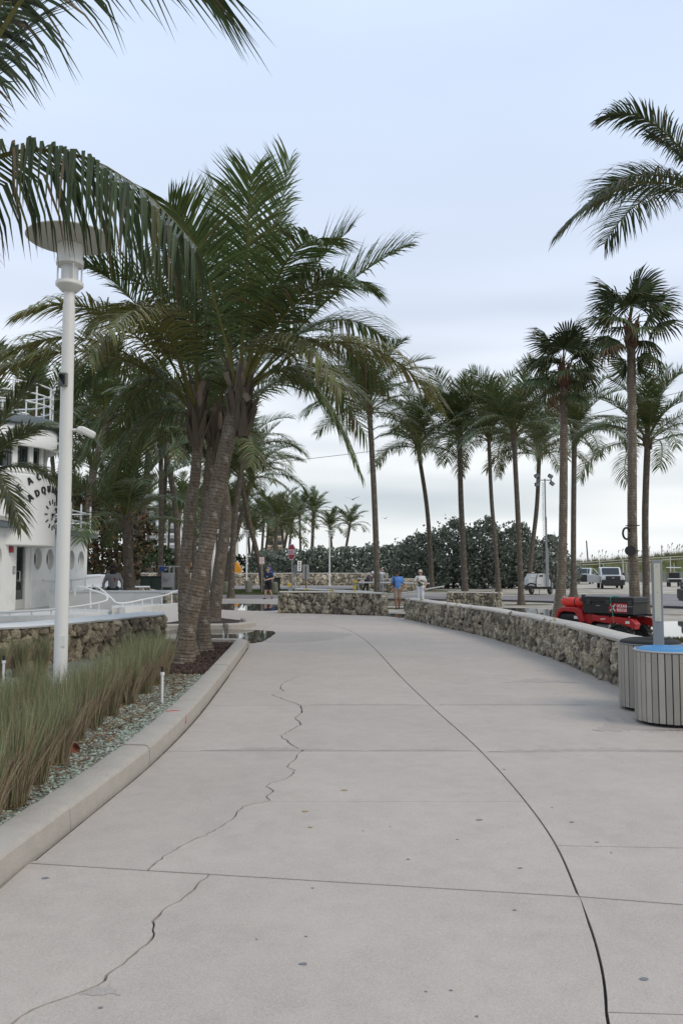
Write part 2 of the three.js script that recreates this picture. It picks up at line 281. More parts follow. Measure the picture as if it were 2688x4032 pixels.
  // the plaza beyond the kerb
  for (const [a, b] of [[-18.3, -22], [-22, -25.2], [-25.2, -28.4]]) {
    panel(cut(str(-2.15), a, b), cut(JC, a, b), [0.004, 0.009, 0.006, 0.004]);
    panel(cut(str(-6.6), a, b), cut(str(-2.15), a, b), [0.004, 0.004, 0.006, 0.004]);
  }
  panel(cut(str(-6.6), -28.4, -33), cut(str(-2.2), -28.4, -33), [0.004, 0.004, 0.004, 0.004]);
  panel(cut(str(-2.2), -28.4, -32.4), [[-1.9, -28.4], [1.35, -30.3]], [0.004, 0.004, 0.004, 0]);
  panel([[-1.88, -28.4], [1.40, -30.28]], [[2.1, -28.41], [1.9, -29.4]], [0, 0, 0.005, 0.004]);
  for (const [a, b] of [[-33, -38], [-38, -43], [-43, -48.5]]) { panel(cut(str(-10.8), a, b), cut(str(-6.6), a, b), [0.004, 0.004, 0.004, 0.004]); panel(cut(str(-6.6), a, b), cut(str(-2.3), a, b), [0.004, 0.004, 0.004, 0.004]); }
  const base = slab([[-2.2, -1.6], [5, -1.6], [4.2, -19], [2.4, -28.4], [-2, -32], [-6.4, -32], [-6.4, -19], [-2.2, -18.2]], -0.024, 0.01); obj('joint_filler', base, M.base, path);
  // old dirt stains with ragged outlines, as the photograph shows them along the joints and by the puddle
  const stainA = std(.435, .402, .372, 0.85, { map: rep(T.concrete, 0.42) }), stainB = std(.425, .385, .345, 0.7, { map: rep(T.concrete, 0.42) });
  const ragged = (x0, x1, z0, z1, n, amp) => { const out = []; for (let i = 0; i <= n; i++) out.push([lerp(x0, x1, i / n), z0 - r() * amp * 0.15]); for (let i = n; i >= 0; i--) { const e = Math.sin(Math.PI * clamp(i / n, 0.03, 0.97)); out.push([lerp(x0, x1, i / n), lerp(z0, z1, e * (0.35 + r() * 0.65))]); } return out; };
  for (const [x0, x1, z0, z1, n, m] of [[-1.3, 0.2, -7.715, -7.9, 40, stainA], [0.25, 1.2, -7.715, -7.83, 26, stainA], [1.34, 3.3, -7.68, -7.88, 40, stainA], [-0.4, 1.0, -10.3, -10.42, 30, stainA], [1.2, 3.0, -10.3, -10.4, 30, stainA], [2.6, 3.6, -8.6, -9.6, 30, stainA], [2.4, 3.5, -12.3, -12.9, 30, stainA], [-1.02, -0.86, -3.34, -3.46, 12, stainA]]) obj('dirt_stain', slab(ragged(x0, x1, z0, z1, n, z0 - z1), 0.0022, 0.0014), m, path);
  const damp = new THREE.CatmullRomCurve3([[-1.72, -19.2], [-1.1, -19.0], [-0.5, -19.6], [0.1, -20.6], [0.25, -21.8], [-0.3, -22.4], [-1.1, -22.3], [-1.8, -22.5]].map(([x, z]) => V(x, 0, z)), true, 'centripetal').getPoints(80).map((p) => [p.x + (r() - .5) * 0.05, p.z + (r() - .5) * 0.1]);
  obj('damp_stain', slab(damp, 0.0022, 0.0014), stainB, path);
  // flattened gum and tar spots, each a thin skin with its own outline
  const gum = std(.185, .185, .19, 0.7), leafBit = std(.36, .26, .10, 0.9);
  const spots = [[-1.59, -4.57, .03], [-0.16, -3.6, .026], [1.22, -3.47, .028], [0.43, -3.38, .012], [0.33, -3.37, .01], [-0.15, -4.43, .012], [0.91, -5.61, .03], [0.99, -4.72, .018], [0.38, -4.86, .016], [0.84, -4.15, .014], [-0.16, -3.86, .01], [-0.38, -3.83, .009], [1.51, -5.56, .026], [1.55, -5.16, .018], [0.71, -5.21, .012], [-0.91, -3.25, .013], [0.5, -3.19, .01]];
  for (let i = 0; i < 16; i++) { const z = -3.4 - r() * 13; spots.push([lerp(-1.5, 3.6, r()), z, 0.004 + r() * 0.010]); }
  const ring = (x, z, s, st) => { const n = 9, out = []; for (let q = 0; q < n; q++) { const a = -q / n * Math.PI * 2, d = s * (0.65 + r() * 0.6); out.push([x + Math.cos(a) * d * st, z + Math.sin(a) * d * 0.8]); } return out; };
  for (const [x, z, s] of spots) obj('gum_spot', slab(ring(x, z, s * 0.62, 1.1), 0.003, 0.002), gum, path);
  for (const [x, z, s] of [[0.02, -6.35, .03], [-0.25, -5.8, .03], [1.35, -7.0, .02], [-0.2, -5.45, .02]]) obj('leaf_scrap', slab(ring(x, z, s * 0.6, 1.3), 0.004, 0.002), leafBit, path);
}
// kerb along the planter, cast in lengths
{
  const kerb = thing('concrete_kerb', 'long weathered concrete kerb between the grass planter and the promenade', 'kerb');
  const line = spline(kerbFoot, 0.12).map(([x, z]) => [x - 0.015, z]);
  const cuts = [-1.2, -5.45, -7.25, -10.2, -13.4, -18.1];
  const prof = (lift) => [[0, -0.05], [-0.012, 0.115 + lift], [-0.03, 0.138 + lift], [-0.055, 0.147 + lift], [-0.235, 0.15 + lift], [-0.258, 0.138 + lift], [-0.262, -0.05]];
  for (let i = 1; i < cuts.length; i++) {
    const za = Math.min(cuts[i - 1] - 0.004, line[0][1]), zb = Math.max(cuts[i] + 0.004, line[line.length - 1][1]);
    let seg = [[along(line, za), za], ...line.filter(([, z]) => z < za - 0.03 && z > zb + 0.03), [along(line, zb), zb]];
    const r = rng(70 + i); seg = seg.map(([x, z]) => [x + (r() - 0.5) * 0.006, z, (r() - 0.5) * 0.005]);
    obj('kerb_length', sweep(prof((i % 2) * 0.004), seg, 0.5), M.kerb, kerb);
  }
  obj('kerb_end', sweep(prof(0), [[-1.88, -18.02], [-2.0, -18.3], [-2.25, -18.52], [-3.2, -18.62], [-4.6, -18.62]].map(([x, z]) => [x - 0.1, z]), 0.5), M.kerb, kerb);
  const mark = std(.42, .10, .09, 0.8); // a stroke of faded red paint
  obj('red_mark', tube([[-1.86, 0.155, -8.9], [-1.76, 0.154, -8.96], [-1.66, 0.13, -8.92], [-1.636, 0.05, -8.82]], 0.008, 14, 5), mark, kerb);
  const k2 = thing('island_kerb', 'short concrete kerb edging the mulch island beyond the puddle', 'kerb');
  const p2 = [[0, -0.05], [0, 0.12], [-0.04, 0.15], [-0.26, 0.15], [-0.3, 0.12], [-0.3, -0.05]];
  obj('kerb_length', sweep(p2, [[-3.35, -23.6], [-5.6, -23.35]], 0.5), M.kerb, k2);
  obj('kerb_corner', sweep(p2, spline([[-3.2, -26.5], [-2.85, -24.6], [-3.05, -23.85], [-3.33, -23.62]], 0.15), 0.5), M.kerb, k2);
}
// planting beds
function sheet(name, pts, y, material, label) { return struct(name, slab(pts, y, 0.02), material, label); }
sheet('gravel_bed', [[-2.05, -1.5], [-8.5, -1.5], [-8.5, -12], [-5.6, -13.6], [-4.0, -17.4], [-2.25, -14], [-1.95, -12], [-1.84, -9], [-1.86, -7], [-1.94, -5]].reverse(), 0.045, M.gravelBed, 'planting bed strewn with pale green stone chips');
sheet('mulch_bed', [[-2.0, -12.8], [-3.4, -13.3], [-3.9, -15], [-4.2, -18.45], [-2.5, -18.45], [-2.25, -17.8], [-2.1, -15]].reverse(), 0.06, M.mulch, 'dark brown mulch bed under the leaning palm cluster');
sheet('mulch_island', [[-3.3, -23.9], [-5.6, -23.7], [-5.9, -28], [-4.4, -28.3], [-3.2, -26.5], [-3.1, -25]].reverse(), 0.07, M.mulch, 'small dark mulch island around the palm beyond the puddle');
{
  const r = rng(91), e = new THREE.IcosahedronGeometry(1, 0), o = V(0, 0, 0), q = new THREE.Quaternion(), eu = new THREE.Euler(), m = new THREE.Matrix4();
  function scatter(name, label, category, n, where, size, material, tint, geo = e, parent = scene) {
    const im = new THREE.InstancedMesh(geo, material, n); im.name = numbered(name); im.castShadow = im.receiveShadow = true;
    for (let i = 0; i < n; i++) { const [x, y, z] = where(); const s = size * (0.55 + r() * 0.9); q.setFromEuler(eu.set((r() - .5) * .9, r() * 6.3, (r() - .5) * .9)); m.compose(o.set(x, y + s * 0.12, z), q, V(s * (0.8 + r() * 0.6), s * 0.45, s * (0.6 + r() * 0.5))); im.setMatrixAt(i, m); im.setColorAt(i, tint()); }
    tag(im, label, category, null, 'stuff'); scene.add(im); return im;
  }
  const chip = std(1, 1, 1, 0.6), inBed = () => { for (;;) { const z = -3.4 - Math.pow(r(), 0.8) * 14, x = -1.95 - Math.pow(r(), 1.6) * 4.6; if (z > -13.4 + (x + 5.6) * -1.9 * 0 && !(z < -13 && x > -3.9) && !(x < -3.4 && z < -13.4 - (x + 5.6) * 1.9) && x > -6.2) return [x, 0.05, z]; } };
  scatter('gravel_chips', 'pale green stone chips covering the planting bed', 'gravel', 26000, inBed, 0.013, chip, () => { const t = r(); return t < .55 ? C(.30, .355, .285).multiplyScalar(.65 + r() * .7) : t < .82 ? C(.36, .37, .32).multiplyScalar(.6 + r() * .7) : C(.20, .16, .12).multiplyScalar(.6 + r()); });
  const inMulch = () => { const z = -12.9 - r() * 5.4, x = -2.05 - (z < -13 ? (-13 - z) * 0.05 : 0) - r() * 1.7; return [x, 0.065, z]; };
  scatter('mulch_chips', 'shredded dark bark mulch around the palm trunks', 'mulch', 7000, inMulch, 0.028, std(1, 1, 1, 1), () => C(.062, .040, .030).multiplyScalar(.4 + r() * 1.2), new THREE.BoxGeometry(2.2, 1, 0.7));
  const litter = () => { const z = -4.2 - r() * 9, x = -2.15 - r() * 0.9; return [x, 0.06, z]; };
  scatter('dry_litter', 'dry straw litter at the feet of the grass clumps', 'litter', 1500, litter, 0.03, std(1, 1, 1, 1), () => C(.20, .135, .075).multiplyScalar(.5 + r() * .9), new THREE.BoxGeometry(3, 0.3, 0.25));
}
// road, sand strips and lawn beyond
sheet('beach_road', [[-12, -50.6], [1.5, -47.2], [9, -45], [15.2, -36.6], [40, -25], [60, -38], [30, -58], [16.5, -57], [10, -54], [2, -56], [-12, -57]], -0.012, M.road, 'worn pinkish grey asphalt road crossing behind the low walls');
sheet('far_road', [[-40, -74], [7, -70], [6, -86], [-40, -92]].reverse(), -0.014, M.road, 'grey road running past the far stone wall');
sheet('lawn', [[-16, -57.5], [-2, -57], [3, -60], [6, -68], [-4, -72], [-20, -75]], 0.0, M.lawn, 'thin green lawn strip with wooden posts along its edge');
sheet('sand_lot', [[10, -58], [30, -59], [70, -40], [90, -125], [14, -125], [13, -70]].reverse(), -0.005, std(.52, .52, .51, 0.95, { map: rep(T.sand, 0.13) }), 'rutted sand lot where the white pickup trucks are parked');
{ // low road edge
  const k = thing('road_edge', 'thin dark kerb line along the near side of the asphalt road', 'kerb');
  obj('edge_strip', sweep([[0, -0.03], [0, 0.06], [-0.18, 0.07], [-0.2, -0.03]], spline([[1.5, -46.9], [5, -46], [9, -44.6], [12, -41], [15.2, -36.2], [24, -31]], 0.6), 0.5), std(.07, .066, .062, 0.9), k);
}
// rain puddles: thin sheets of still water
function puddle(pts, y, label, seed) {
  const r = rng(seed), c = new THREE.CatmullRomCurve3(pts.map(([x, z]) => V(x, 0, z)), true, 'centripetal').getPoints(90).map((p, i) => [p.x + (r() - .5) * 0.05, p.z + (r() - .5) * 0.12]);
  if (THREE.ShapeUtils.area(c.map(([x, z]) => new THREE.Vector2(x, -z))) < 0) c.reverse();
  const m = struct('puddle', slab(c, y, 0.003), M.water, label); m.userData.category = 'puddle'; return m;
}
puddle([[-4.4, -18.95], [-3.0, -19.0], [-2.35, -18.85], [-1.96, -19.0], [-1.78, -20.2], [-1.86, -22.6], [-2.4, -23.1], [-3.0, -23.3], [-4.6, -23.2]], 0.006, 'rain puddle at the end of the planter kerb', 1);
puddle([[-6.4, -38], [-5.2, -35.2], [-4.03, -34.2], [-2.9, -34.0], [-2.5, -36], [-2.9, -40.0], [-4.4, -41.0], [-5.6, -41.2]], 0.006, 'long rain puddle mirroring the jogger beside the stone wall', 2);
puddle([[1.6, -31.2], [1.9, -29.9], [2.25, -29.3], [2.6, -30.4], [2.5, -31.8], [1.9, -32.3]], -0.02, 'small puddle in the sandy gap between the two stone walls', 3);
puddle([[1.3, -45.6], [1.5, -40.4], [2.4, -39.5], [3.4, -40.0], [4.4, -42], [3.7, -45.3]], -0.008, 'shallow puddle behind the man in the blue shirt', 4);
puddle([[7.0, -21.2], [8.5, -20.2], [12, -20.5], [13, -24], [11.6, -27.3], [9.0, -26.4], [7.6, -24]], -0.02, 'wide bright puddle behind the litter bins', 5);
puddle([[5.4, -36.4], [6.6, -30.5], [7.6, -27.5], [9.2, -30.6], [9.5, -34.6], [7.4, -37]], -0.02, 'puddle on the sand beyond the curved wall', 6);
{ // sparse turf around the palm feet and behind the wall
  const r = rng(17);
  const bits = [[6.6, -19.3, 2.4, .7], [8.2, -18.4, 2.2, .8], [9.0, -40.3, 1.1, .35], [7.7, -69.4, 1.6, .6], [2.4, -36.6, .9, .5], [4, -50, 3, .4], [9, -66, 4, .6], [-4, -58.5, 4, .5], [1.0, -58, 2.5, .6], [14.5, -51.5, 1.0, .4]];
  const turf = std(.105, .10, .05, 1, { map: rep(T.leafy, 1.1) });
  for (const [x, z, a, b] of bits) { const pts = []; for (let i = 0; i < 26; i++) { const t = -i / 26 * Math.PI * 2, d = 0.75 + r() * 0.45; pts.push([x + Math.cos(t) * a * d, z + Math.sin(t) * b * d]); } if (THREE.ShapeUtils.area(pts.map(([p, q]) => new THREE.Vector2(p, -q))) < 0) pts.reverse(); struct('turf_patch', slab(pts, -0.001, 0.02), turf, 'thin olive turf patch on the sand'); }
}
// ---------------------------------------------------------------- coral stone walls
const stoneGeos = [];
for (let k = 0; k < 14; k++) { // lumpy pieces of coral rock, about 1 across
  const g = new THREE.IcosahedronGeometry(0.5, 1), p = g.attributes.position, uv = g.attributes.uv, s = rng(300 + k), memo = new Map();
  const ax = 0.8 + s() * 0.5, ay = 0.8 + s() * 0.6;
  for (let i = 0; i < p.count; i++) {
    const key = [p.getX(i), p.getY(i), p.getZ(i)].map((x) => x.toFixed(3)).join();
    if (!memo.has(key)) memo.set(key, 0.62 + s() * 0.68);
    const d = memo.get(key), x = p.getX(i) * d * ax, y = p.getY(i) * d * ay, z = p.getZ(i) * d;
    p.setXYZ(i, x, y, z); uv.setXY(i, x * 0.8 + z * 0.35 + k * 0.37, y * 0.8 + z * 0.3 + k * 0.21);
  }
  stoneGeos.push(toCreasedNormals(g, 0.4));
}
function coralWall(name, label, line, { h = 0.68, thick = 0.34, size = 0.14, cap = M.cap, capH = 0.05, seed = 1, ends = true, single = 300, tall = 1.25, back = false, space = 1, mortar = M.mortar, mats = M.coral }) {
  const w = thing(name, label, 'stone wall'), r = rng(seed);
  { const m = line.length >> 1, a = line[m - 1], b = line[m], tx = b[0] - a[0], tz = b[1] - a[1]; if (tz * -b[0] - tx * -b[1] < 0) line = [...line].reverse(); } // the stone face looks to the promenade
  obj('core', sweep([[0.035, -0.06], [0.035, h - capH], [thick, h - capH], [thick, -0.06]], line, 0.4), mortar, w);
  const capLine = line.map(([x, z], i) => [x, z, (fbm(i / 200, 0.3, 40, 3, seed) - 0.5) * 0.03]);
  obj('cap', sweep([[-0.03, h - capH], [-0.045, h - 0.02], [-0.02, h + 0.004], [0.05, h + 0.014], [thick - 0.05, h + 0.014], [thick + 0.03, h - 0.01], [thick + 0.03, h - capH]], capLine, 0.9), cap, w);
  const list = [];
  let run = 0; const acc = [0]; for (let i = 1; i < line.length; i++) { run += Math.hypot(line[i][0] - line[i - 1][0], line[i][1] - line[i - 1][1]); acc.push(run); }
  const spot = (s) => { let i = 1; while (i < acc.length - 1 && acc[i] < s) i++; const t = (s - acc[i - 1]) / (acc[i] - acc[i - 1]), a = line[i - 1], b = line[i], L = Math.hypot(b[0] - a[0], b[1] - a[1]); return [a[0] + (b[0] - a[0]) * t, a[1] + (b[1] - a[1]) * t, (b[0] - a[0]) / L, (b[1] - a[1]) / L]; };
  const rows = Math.max(3, Math.round((h - capH) / (size * tall * 0.8)));
  const place = (x, y, z, nx, nz, s) => list.push({ x, y, z, ry: Math.atan2(nx, nz), s, d: Math.hypot(x, z) });
  for (let j = 0; j < rows; j++) for (let s = r() * size; s < run; s += size * (0.62 + r() * 0.5) * space) {
    const [x, z, tx, tz] = spot(clamp(s, 0, run)), y = (j + 0.5 + (r() - 0.5) * 0.7) * (h - capH) / rows, out = -0.015 + r() * 0.05, sz = size * (0.62 + r() * 0.62);
    place(x + tz * out, Math.min(y, h - capH - sz * tall * 0.42), z - tx * out, tz, -tx, sz);
    if (back && r() < 0.8) place(x - tz * (thick + out), y, z + tx * (thick + out), -tz, tx, size * (0.75 + r() * 0.7));
  }
  if (ends) for (const s of [0, run]) { const [x, z, tx, tz] = spot(s), e = s ? 1 : -1; for (let j = 0; j < rows; j++) for (let a = 0.06; a < thick; a += size * 0.72) place(x - tz * a + tx * e * r() * 0.02, Math.min((j + r()) * (h - capH) / rows, h - capH - size * 0.6), z + tx * a + tz * e * r() * 0.02, tx * e, tz * e, size * (0.8 + r() * 0.6)); }
  list.sort((a, b) => a.d - b.d);
  const rest = new Map();
  list.forEach((q, i) => {
    const g = stoneGeos[Math.floor(r() * stoneGeos.length)], m = mats[Math.floor(r() * mats.length)], mat4 = new THREE.Matrix4().compose(V(q.x, q.y, q.z), new THREE.Quaternion().setFromEuler(new THREE.Euler((r() - .5) * .5, q.ry + (r() - .5) * .5, (r() - .5) * 1.2)), V(q.s * (0.8 + r() * .4), q.s * tall * (0.75 + r() * .55), q.s * (0.6 + r() * 0.45)));
    if (i < single) { const o = obj('stone', g, m, w); o.applyMatrix4(mat4); } else { if (!rest.has(m)) rest.set(m, []); rest.get(m).push(g.clone().applyMatrix4(mat4)); }
  });
  for (const [m, gs] of rest) { const o = obj('small_stones', gs, m, w); o.userData.kind = 'stuff'; }
  return w;
}
coralWall('stone_wall', 'long curved coral stone wall along the right of the promenade', spline(wallFoot, 0.25).reverse(), { h: 0.69, thick: 0.36, size: 0.165, seed: 5, capH: 0.06 });
coralWall('stone_wall', 'coral stone wall at the far end of the promenade, left of the man in blue', spline([[1.45, -30.4], [0.6, -31.1], [-0.6, -31.7], [-1.6, -32.1], [-2.4, -32.2]], 0.2).reverse(), { h: 0.83, thick: 0.36, size: 0.155, seed: 6 });
coralWall('stone_wall', 'short coral stone wall segment behind the long curved wall', spline([[5.05, -39.4], [6.1, -39.2], [7.2, -38.4]], 0.2), { h: 0.63, thick: 0.4, size: 0.16, seed: 8, single: 90 });
coralWall('stone_wall', 'dark pitted coral wall with white cap beside the ornamental grass', spline([[-6.9, -12.2], [-5.6, -13.5], [-4.75, -15.0], [-4.2, -16.5], [-3.78, -17.7]], 0.2), { h: 0.74, thick: 0.62, size: 0.185, cap: M.capWhite, seed: 9, single: 260, tall: 1.0, space: 1.08, mortar: M.creamMortar, mats: M.coralDark });
coralWall('stone_wall', 'narrow white capped coral pillar wall behind the palm trunks', spline([[-5.45, -26.6], [-4.9, -27.2], [-4.35, -27.9]], 0.2), { h: 0.96, thick: 0.5, size: 0.16, cap: M.capWhite, seed: 10, single: 70 });
coralWall('stone_wall', 'rough coral wall end beside the green dumpster', spline([[-10.4, -34.2], [-8.8, -34.0], [-7.9, -34.3]], 0.2), { h: 0.98, thick: 0.5, size: 0.17, cap: M.capWhite, seed: 12, single: 50 });
coralWall('stone_wall', 'distant grey stone wall running below the hedge and palm grove', spline([[-24, -90], [-12, -91.5], [0, -92.5], [4.8, -90]], 0.8), { h: 1.35, thick: 0.5, size: 0.34, seed: 13, single: 200, capH: 0.1 });
coralWall('stone_wall', 'distant low stone wall behind the barrier arm', spline([[1.2, -64.5], [4.4, -64], [6.6, -67]], 0.5), { h: 1.0, thick: 0.5, size: 0.26, seed: 14, single: 90, capH: 0.08 });

// ---------------------------------------------------------------- lifeguard headquarters and its ramp
{
  const hq = thing('patrol_building', 'white streamlined patrol building with round clock tower and porthole windows', 'building', [0, 0, 0]);
  const X = -10.3, side = (g) => g.rotateY(Math.PI / 2); // local x runs towards -z, depth towards +x
  const holeZ = [28.16, 29.33, 30.5, 31.67, 32.84];
  for (const z of [...holeZ, 24.8]) {
    const w = z === 24.8 ? [22.6, 26.3] : [z - 0.583, z === 32.84 ? 33.6 : z + 0.578];
    obj('wall_panel', side(extr([[w[0], 0.4], [w[1], 0.4], [w[1], 2.95], [w[0], 2.95]], 0.32, 0, [[z, 2.04, 0.37]], 28)).translate(X - 0.32, 0, 0), M.paint, hq);
    const win = obj('porthole_window', cy(0.36, 0.36, 0.03, 28, X - 0.215, 2.04, -z, 0, 0, Math.PI / 2), M.glassDark, hq);
    obj('frame', at(new THREE.TorusGeometry(0.35, 0.022, 8, 28), X - 0.19, 2.04, -z, 0, Math.PI / 2), M.paint, win);
    
  }
  obj('inner_block', bx(6, 2.5, 11, X - 3.35, 1.68, -28.1), M.paint, hq);
  const door = obj('door', bx(0.05, 2.1, 0.74, X - 0.13, 1.46, -26.8), M.glassDark, hq);
  obj('door_frame', [bx(0.09, 2.2, 0.06, X - 0.1, 1.5, -26.4), bx(0.09, 2.2, 0.09, X - 0.1, 1.5, -27.18), bx(0.09, 0.09, 0.78, X - 0.1, 2.58, -26.8), bx(0.07, 0.3, 0.7, X - 0.1, 0.56, -26.8)], std(.50, .50, .48, .5), door);
  obj('handle', [rod([X + 0.02, 1.3, -26.55], [X + 0.02, 1.62, -26.55], 0.018), rod([X - 0.1, 1.3, -26.55], [X + 0.02, 1.3, -26.55], 0.016), rod([X - 0.1, 1.62, -26.55], [X + 0.02, 1.62, -26.55], 0.016)], M.chrome, door);
  obj('pilaster', bx(0.26, 2.55, 0.34, X - 0.18, 1.675, -27.4), M.paint, hq);
  obj('alarm_box', rb(0.09, 0.2, 0.16, 0.02, X + 0.05, 2.3, -25.75), std(.27, .028, .03, .5), hq);
  obj('notice_plate', bx(0.02, 0.24, 0.2, X + 0.012, 1.66, -26.1), std(.27, .30, .29, .6), hq);
  obj('notice_print', [0.06, 0.02, -0.02, -0.06].map((y) => bx(0.006, 0.018, 0.13, X + 0.025, 1.66 + y, -26.1)), std(.62, .64, .62, .6), hq);
  // flat roof of the wing
  obj('wing_roof', bx(6.6, 0.17, 11.6, X - 3.0, 3.035, -28.2), M.fascia, hq);
  obj('roof_coping', bx(6.66, 0.13, 11.66, X - 3.0, 3.19, -28.2), std(.42, .42, .38, .85, { map: rep(T.plaster, 0.5) }), hq);
  const rail = obj('roof_railing', [rod([X + 0.08, 3.92, -29.6], [X + 0.08, 3.92, -33.65], 0.028), rod([X + 0.08, 3.55, -29.6], [X + 0.08, 3.55, -33.65], 0.028), rod([X + 0.08, 3.92, -33.65], [X - 5, 3.92, -33.65], 0.028), rod([X + 0.08, 3.55, -33.65], [X - 5, 3.55, -33.65], 0.028)], M.pipe, hq);
  for (const [x, z] of [[0.08, -33.65], [0.08, -32.45], [0.08, -31.2], [0.08, -29.9], [-0.9, -33.65], [-1.9, -33.65], [-3, -33.65]]) obj('post', [cy(0.035, 0.035, 0.98, 10, X + x, 3.74, z), cy(0.06, 0.07, 0.06, 10, X + x, 3.28, z)], M.pipe, rail);
  // round tower
  const ax = -11.46, az = -27.0;
  const drum = obj('clock_drum', lathe([[0, 2.42], [1.93, 2.42], [2.0, 2.46], [2.0, 4.62], [1.96, 4.68], [0, 4.68]], 72, ax, 0, az), M.paint, hq);
  obj('window_band', cy(1.62, 1.62, 1.15, 48, ax, 5.2, az), M.glassDark, hq);
  for (let k = 0; k < 18; k++) { const a = k / 18 * Math.PI * 2 + 0.1; obj('mullion', bx(0.16, 1.15, 0.09, ax + Math.sin(a) * 1.65, 5.2, az + Math.cos(a) * 1.65, 0, a), M.paint, hq); }
  obj('upper_band', lathe([[1.6, 5.68], [1.9, 5.55], [2.0, 5.57], [2.0, 6.28], [0, 6.28]], 64, ax, 0, az), M.paint, hq);
  obj('sill_ring', lathe([[1.6, 4.68], [1.86, 4.68], [1.86, 4.86], [1.6, 4.9]], 64, ax, 0, az), M.paint, hq);
  obj('tower_roof', lathe([[0, 6.25], [2.1, 6.25], [2.12, 6.27], [2.12, 6.50], [2.05, 6.52], [0, 6.56]], 64, ax, 0, az), M.fascia, hq);
  const tr = obj('tower_railing', [7.0, 7.3, 7.62].map((y) => at(new THREE.TorusGeometry(1.85, 0.028, 8, 64), ax, y, az, Math.PI / 2)), M.pipe, hq);
  for (let k = 0; k < 14; k++) { const a = k / 14 * Math.PI * 2 + 0.25; obj('post', cy(0.03, 0.03, 1.15, 8, ax + Math.sin(a) * 1.85, 7.08, az + Math.cos(a) * 1.85), M.pipe, tr); }
  // clock and lettering applied to the drum; phi is measured round the axis
  const ink = std(.014, .014, .015, .5), font = await new FontLoader().loadAsync('fonts/droid/droid_sans_bold.typeface.json');
  const onDrum = (g, phi, y, roll) => { g.rotateZ(roll); const p = g.attributes.position; for (let i = 0; i < p.count; i++) { const a = phi + p.getX(i) / 2.0, rr = 2.0 + p.getZ(i); p.setXYZ(i, ax + Math.sin(a) * rr, y + p.getY(i), az + Math.cos(a) * rr); } g.computeVertexNormals(); return g; };
  const clockPhi = R(90), clockY = 3.46;
  const clock = obj('clock', onDrum(cy(0.05, 0.05, 0.04, 16, 0, 0, 0.03, Math.PI / 2), clockPhi, clockY, 0), ink, hq);
  for (let k = 0; k < 12; k++) { const a = k / 12 * Math.PI * 2; obj('hour_mark', onDrum(bx(0.035, 0.15, 0.025, 0, 0.43, 0.02), clockPhi, clockY, -a), ink, clock); }
  obj('hour_hand', onDrum(bx(0.04, 0.26, 0.02, 0, 0.1, 0.05), clockPhi, clockY, 2.5), ink, clock);
  obj('minute_hand', onDrum(bx(0.025, 0.34, 0.02, 0, 0.14, 0.07), clockPhi, clockY, -1.2), ink, clock);
  const letters = [['H', -1.68, 0, 60], ['E', -1.42, .25, 50], ['A', -1.15, .47, 38], ['D', -.88, .64, 26], ['Q', -.6, .76, 16], ['U', -.3, .82, 7], ['A', 0, .83, 0], ['R', .3, .8, -8], ['T', .58, .74, -16], ['E', .86, .62, -26], ['R', 1.13, .45, -38], ['S', 1.4, .24, -50],
    ['B', -1.86, .42, 48], ['E', -1.52, .75, 40], ['A', -1.18, 1.0, 31], ['C', -.84, 1.16, 20], ['H', -.5, 1.26, 10], ['P', .1, 1.28, 0], ['A', .44, 1.24, -10], ['T', .78, 1.15, -20], ['R', 1.1, 1.0, -30], ['O', 1.42, .78, -40], ['L', 1.7, .5, -48]];
  for (const [ch, x, y, roll] of letters) { const g = new TextGeometry(ch, { font, size: 0.22, depth: 0.035, curveSegments: 3 }); g.computeBoundingBox(); const q = g.boundingBox; g.translate(-(q.max.x + q.min.x) / 2, -0.11, 0); obj('letter', onDrum(g, clockPhi + x / 2.0, clockY + y, R(roll)), ink, drum); }
  // plinth, porch and ramp
  obj('porch', bx(1.5, 0.4, 11.4, X + 0.43, 0.2, -28.0), std(.5, .5, .49, .8, { map: rep(T.plaster, 0.4) }), hq);
}
